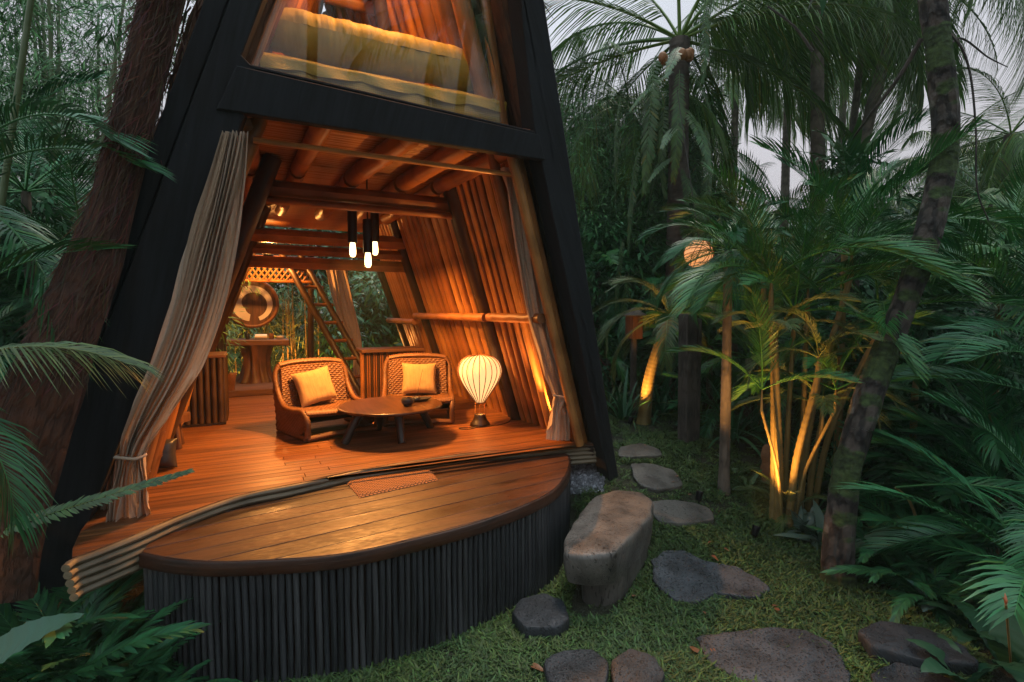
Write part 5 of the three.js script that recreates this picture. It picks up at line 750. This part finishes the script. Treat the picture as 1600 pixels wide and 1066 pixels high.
{ const b = G0(-40, 2.75), g = clump('lit_fern', 'fern whose long frond tip catches the warm light near the curtain hem', null, b, FR.fern, L.fern, 8, .9, { seed: 740, up: 1.2, low: .2, part: 'frond' });
  const long = frondGeo({ L: 1.5, n: 64, leaf: .085, w: .0085, arch: .16, hang: .2, lift: .05, seed: 951, rib: .005, bare: .06 }); const a = at(-60, 850, 2.8).sub(b), e = at(283, 758, 2.65).sub(b), d = e.clone().sub(a); leafOn(g, 'frond', long, L.fern, a, Math.atan2(d.x, d.z), Math.atan2(d.y, Math.hypot(d.x, d.z)) + .06, .9, .95); mesh('stalk', sweep(curve([V(), a.clone().multiplyScalar(.6), a], 8), .006, 5), M.caneStem, g);
  const t = clump('taro_plant', 'big-leaved taro plant at the deck\'s shaded end', null, G0(10, 2.25), BL.big, L.broad, 5, .7, { seed: 761, up: .9, low: .1, spread: .1 }); t.userData.label = 'large-leaved taro plant in front of the shade ferns'; const q = at(95, 965, 2.35).sub(t.position), q0 = at(-30, 1050, 2.3).sub(t.position), dd = q.clone().sub(q0); leafOn(t, 'leaf', BL.big[0], L.broad, q0, Math.atan2(dd.x, dd.z), .75, .52, .5);
}
// hedge and plants behind the bathroom
{
  const r = rng(321); [[-.5, -7.6], [-.1, -8.0], [.3, -7.7], [.8, -8.1], [1.3, -7.9], [-.9, -8.1], [.05, -8.4], [1.8, -8.2]].forEach(([x, z], i) => { const b = V(x, groundY(x, z), z), g = thing('hedge_bamboo', 'yellow-lit slender bamboo behind the vanity', 'bamboo', b, 'lit bamboo behind the vanity'); for (let k = 0; k < 6; k++) { const p = V(rr(-.2, .2, r), 0, rr(-.2, .2, r)); mesh('culm', culm(p, p.clone().add(V(rr(-.1, .1, r), rr(2.4, 3.2, r), rr(-.1, .1, r))), .02, .35, 6, r(), .8), M.caneStem, g); } for (let k = 0; k < 9; k++) { const o = mesh('foliage', SP.strap[k % 2], L.hedge, g); o.position.set(rr(-.35, .35, r), rr(.3, 2.9, r), rr(-.35, .35, r)); o.scale.setScalar(.55 + .4 * r()); o.rotation.y = r() * 6; } });
  const pp = scene.getObjectByName('plant_pot'); for (let k = 0; k < 9; k++) leafOn(pp, 'leaf', BL.strap[k % 3], L.fern, V(0, .22, 0), k * 2.4, lerp(1.4, .6, k / 9), .5);
}
// ------------------------------------------------------------------ garden fittings
{
  const b = onG(1073, 690), wd = thing('wooden_post', 'weathered square timber post standing at the lawn edge', 'post', b), top = at(1077, 488, b.clone().sub(EYE).dot(rayOf(800, 533))).y - b.y; const g = rbox(.17, top, .17, .015).translate(0, top / 2 - .02, 0); const p = g.attributes.position; for (let i = 0; i < p.count; i++) p.setX(i, p.getX(i) + .02 * Math.sin(p.getY(i) * 3)); mesh('timber', uvBox(g, 'y'), M.bark, wd); mesh('timber', uvBox(rbox(.08, top * .96, .13, .012).translate(.14, top * .47, -.01), 'y'), M.bark, wd);
  const s = onG(1200, 755), st = thing('carved_stump', 'orange carved wooden stump at the lawn edge', 'stump', s); mesh('stump', sweep(line(V(0, -.03, 0), V(0, .45, 0), 16), (t, a) => .075 * (1 + .12 * Math.sin(t * 19) + .06 * Math.sin(a * 3) - .8 * Math.max(0, t - .93) * 8), 18), M.clay, st);
  const lb = G0(991, 8.3), lt = thing('bird_house', 'little roofed wooden lantern box on a post in the planting', 'lantern', lb), ly = at(991, 500, 8.3).y - lb.y; mesh('post', sweep(line(V(), V(0, ly - .3, 0), 3), .05, 8), M.bark, lt); mesh('box', uvBox(rbox(.2, .36, .2).translate(0, ly - .12, 0), 'y'), M.midWood, lt); mesh('roof', lathe([[0, .12], [.06, .1], [.2, 0], [.2, -.02], [0, 0]], 8).translate(0, ly + .08, 0), M.stoneB, lt);
  lt.userData.category = 'bird house'; lt.userData.label = 'little roofed wooden box on a post among the far plants';
  // woven ball lantern hanging in the palms
  const bc = at(1092, 397, 7.6), bl = thing('ball_lantern', 'round woven orange lantern hanging among the palms', 'lantern', bc); mesh('globe', new THREE.SphereGeometry(.205, 28, 20), M.ball, bl); for (let k = 0; k < 9; k++) { const t = new THREE.TorusGeometry(.21, .005, 5, 40); const o = mesh('hoop', t, M.bambooB, bl); o.rotation.set(Math.PI / 2 * (k % 2 ? .3 : .9), k * .7, 0); } mesh('cord', sweep(line(V(0, .2, 0), V(.1, 2.6, -.6), 2), .006, 5), M.darkWood, bl); glow(0, 0, 0, .5, bl, .2);
  const spot = (name, label, pos, aim, cd, ang) => { const g = thing(name, label, 'lamp', pos); const d = aim.clone().sub(pos), yaw = Math.atan2(d.x, d.z), el = Math.atan2(d.y, Math.hypot(d.x, d.z)); const h = mesh('head', lathe([[0, -.05], [.03, -.045], [.038, .05], [.034, .05], [.03, .03], [0, .03]], 16).rotateX(Math.PI / 2), M.metal, g); h.position.y = .1; h.rotation.order = 'YXZ'; h.rotation.set(-el, yaw, 0); mesh('lens', new THREE.CircleGeometry(.031, 16).translate(0, 0, .034), M.spotGlow, h); mesh('spike', sweep(line(V(0, -.03, 0), V(0, .08, 0), 2), .008, 6), M.metal, g);
    const l = new THREE.SpotLight(lin(1, .46, .10), cd, 0, ang, .7, 2); const dn = d.clone().normalize(); l.position.copy(dn.clone().multiplyScalar(.075)).add(V(0, .1, 0)); l.target.position.copy(d); l.castShadow = true; l.shadow.radius = 2; g.add(l, l.target); };
  spot('garden_spotlight', 'black ground spotlight at the foot of the lit cane palms', onG(1180, 846), at(1262, 540, 5.2), 12, .7);
  spot('garden_spotlight', 'black ground spotlight at the foot of the leaning palm', onG(985, 668), at(1040, 520, 7.8), 9, .55);
  spot('garden_spotlight', 'black ground spotlight at the foot of the slim lawn palm', onG(1092, 790), at(1132, 560, 5.55), 6, .4);
  spot('garden_spotlight', 'black ground spotlight beside the fibrous leaning trunk, outside the frame', V(-1.75, groundY(-1.75, 1.9), 1.9), V(-1.25, 1.5, .3), 1.6, .8);
}
// palms behind the camera that the upper window mirrors
[[-2.5, 9.5], [1.5, 11], [5, 10], [8, 8], [-5, 7]].forEach(([x, z], i) => palm('mirrored_palm', 'palm standing across the path from the house front', 'palms across the path', V(x, 5 + i % 2, z), { fr: FR.coco, m: L.coco, n: 14, sc: .8, tr: .13, seed: 800 + i }));
renderer.render(scene, camera);
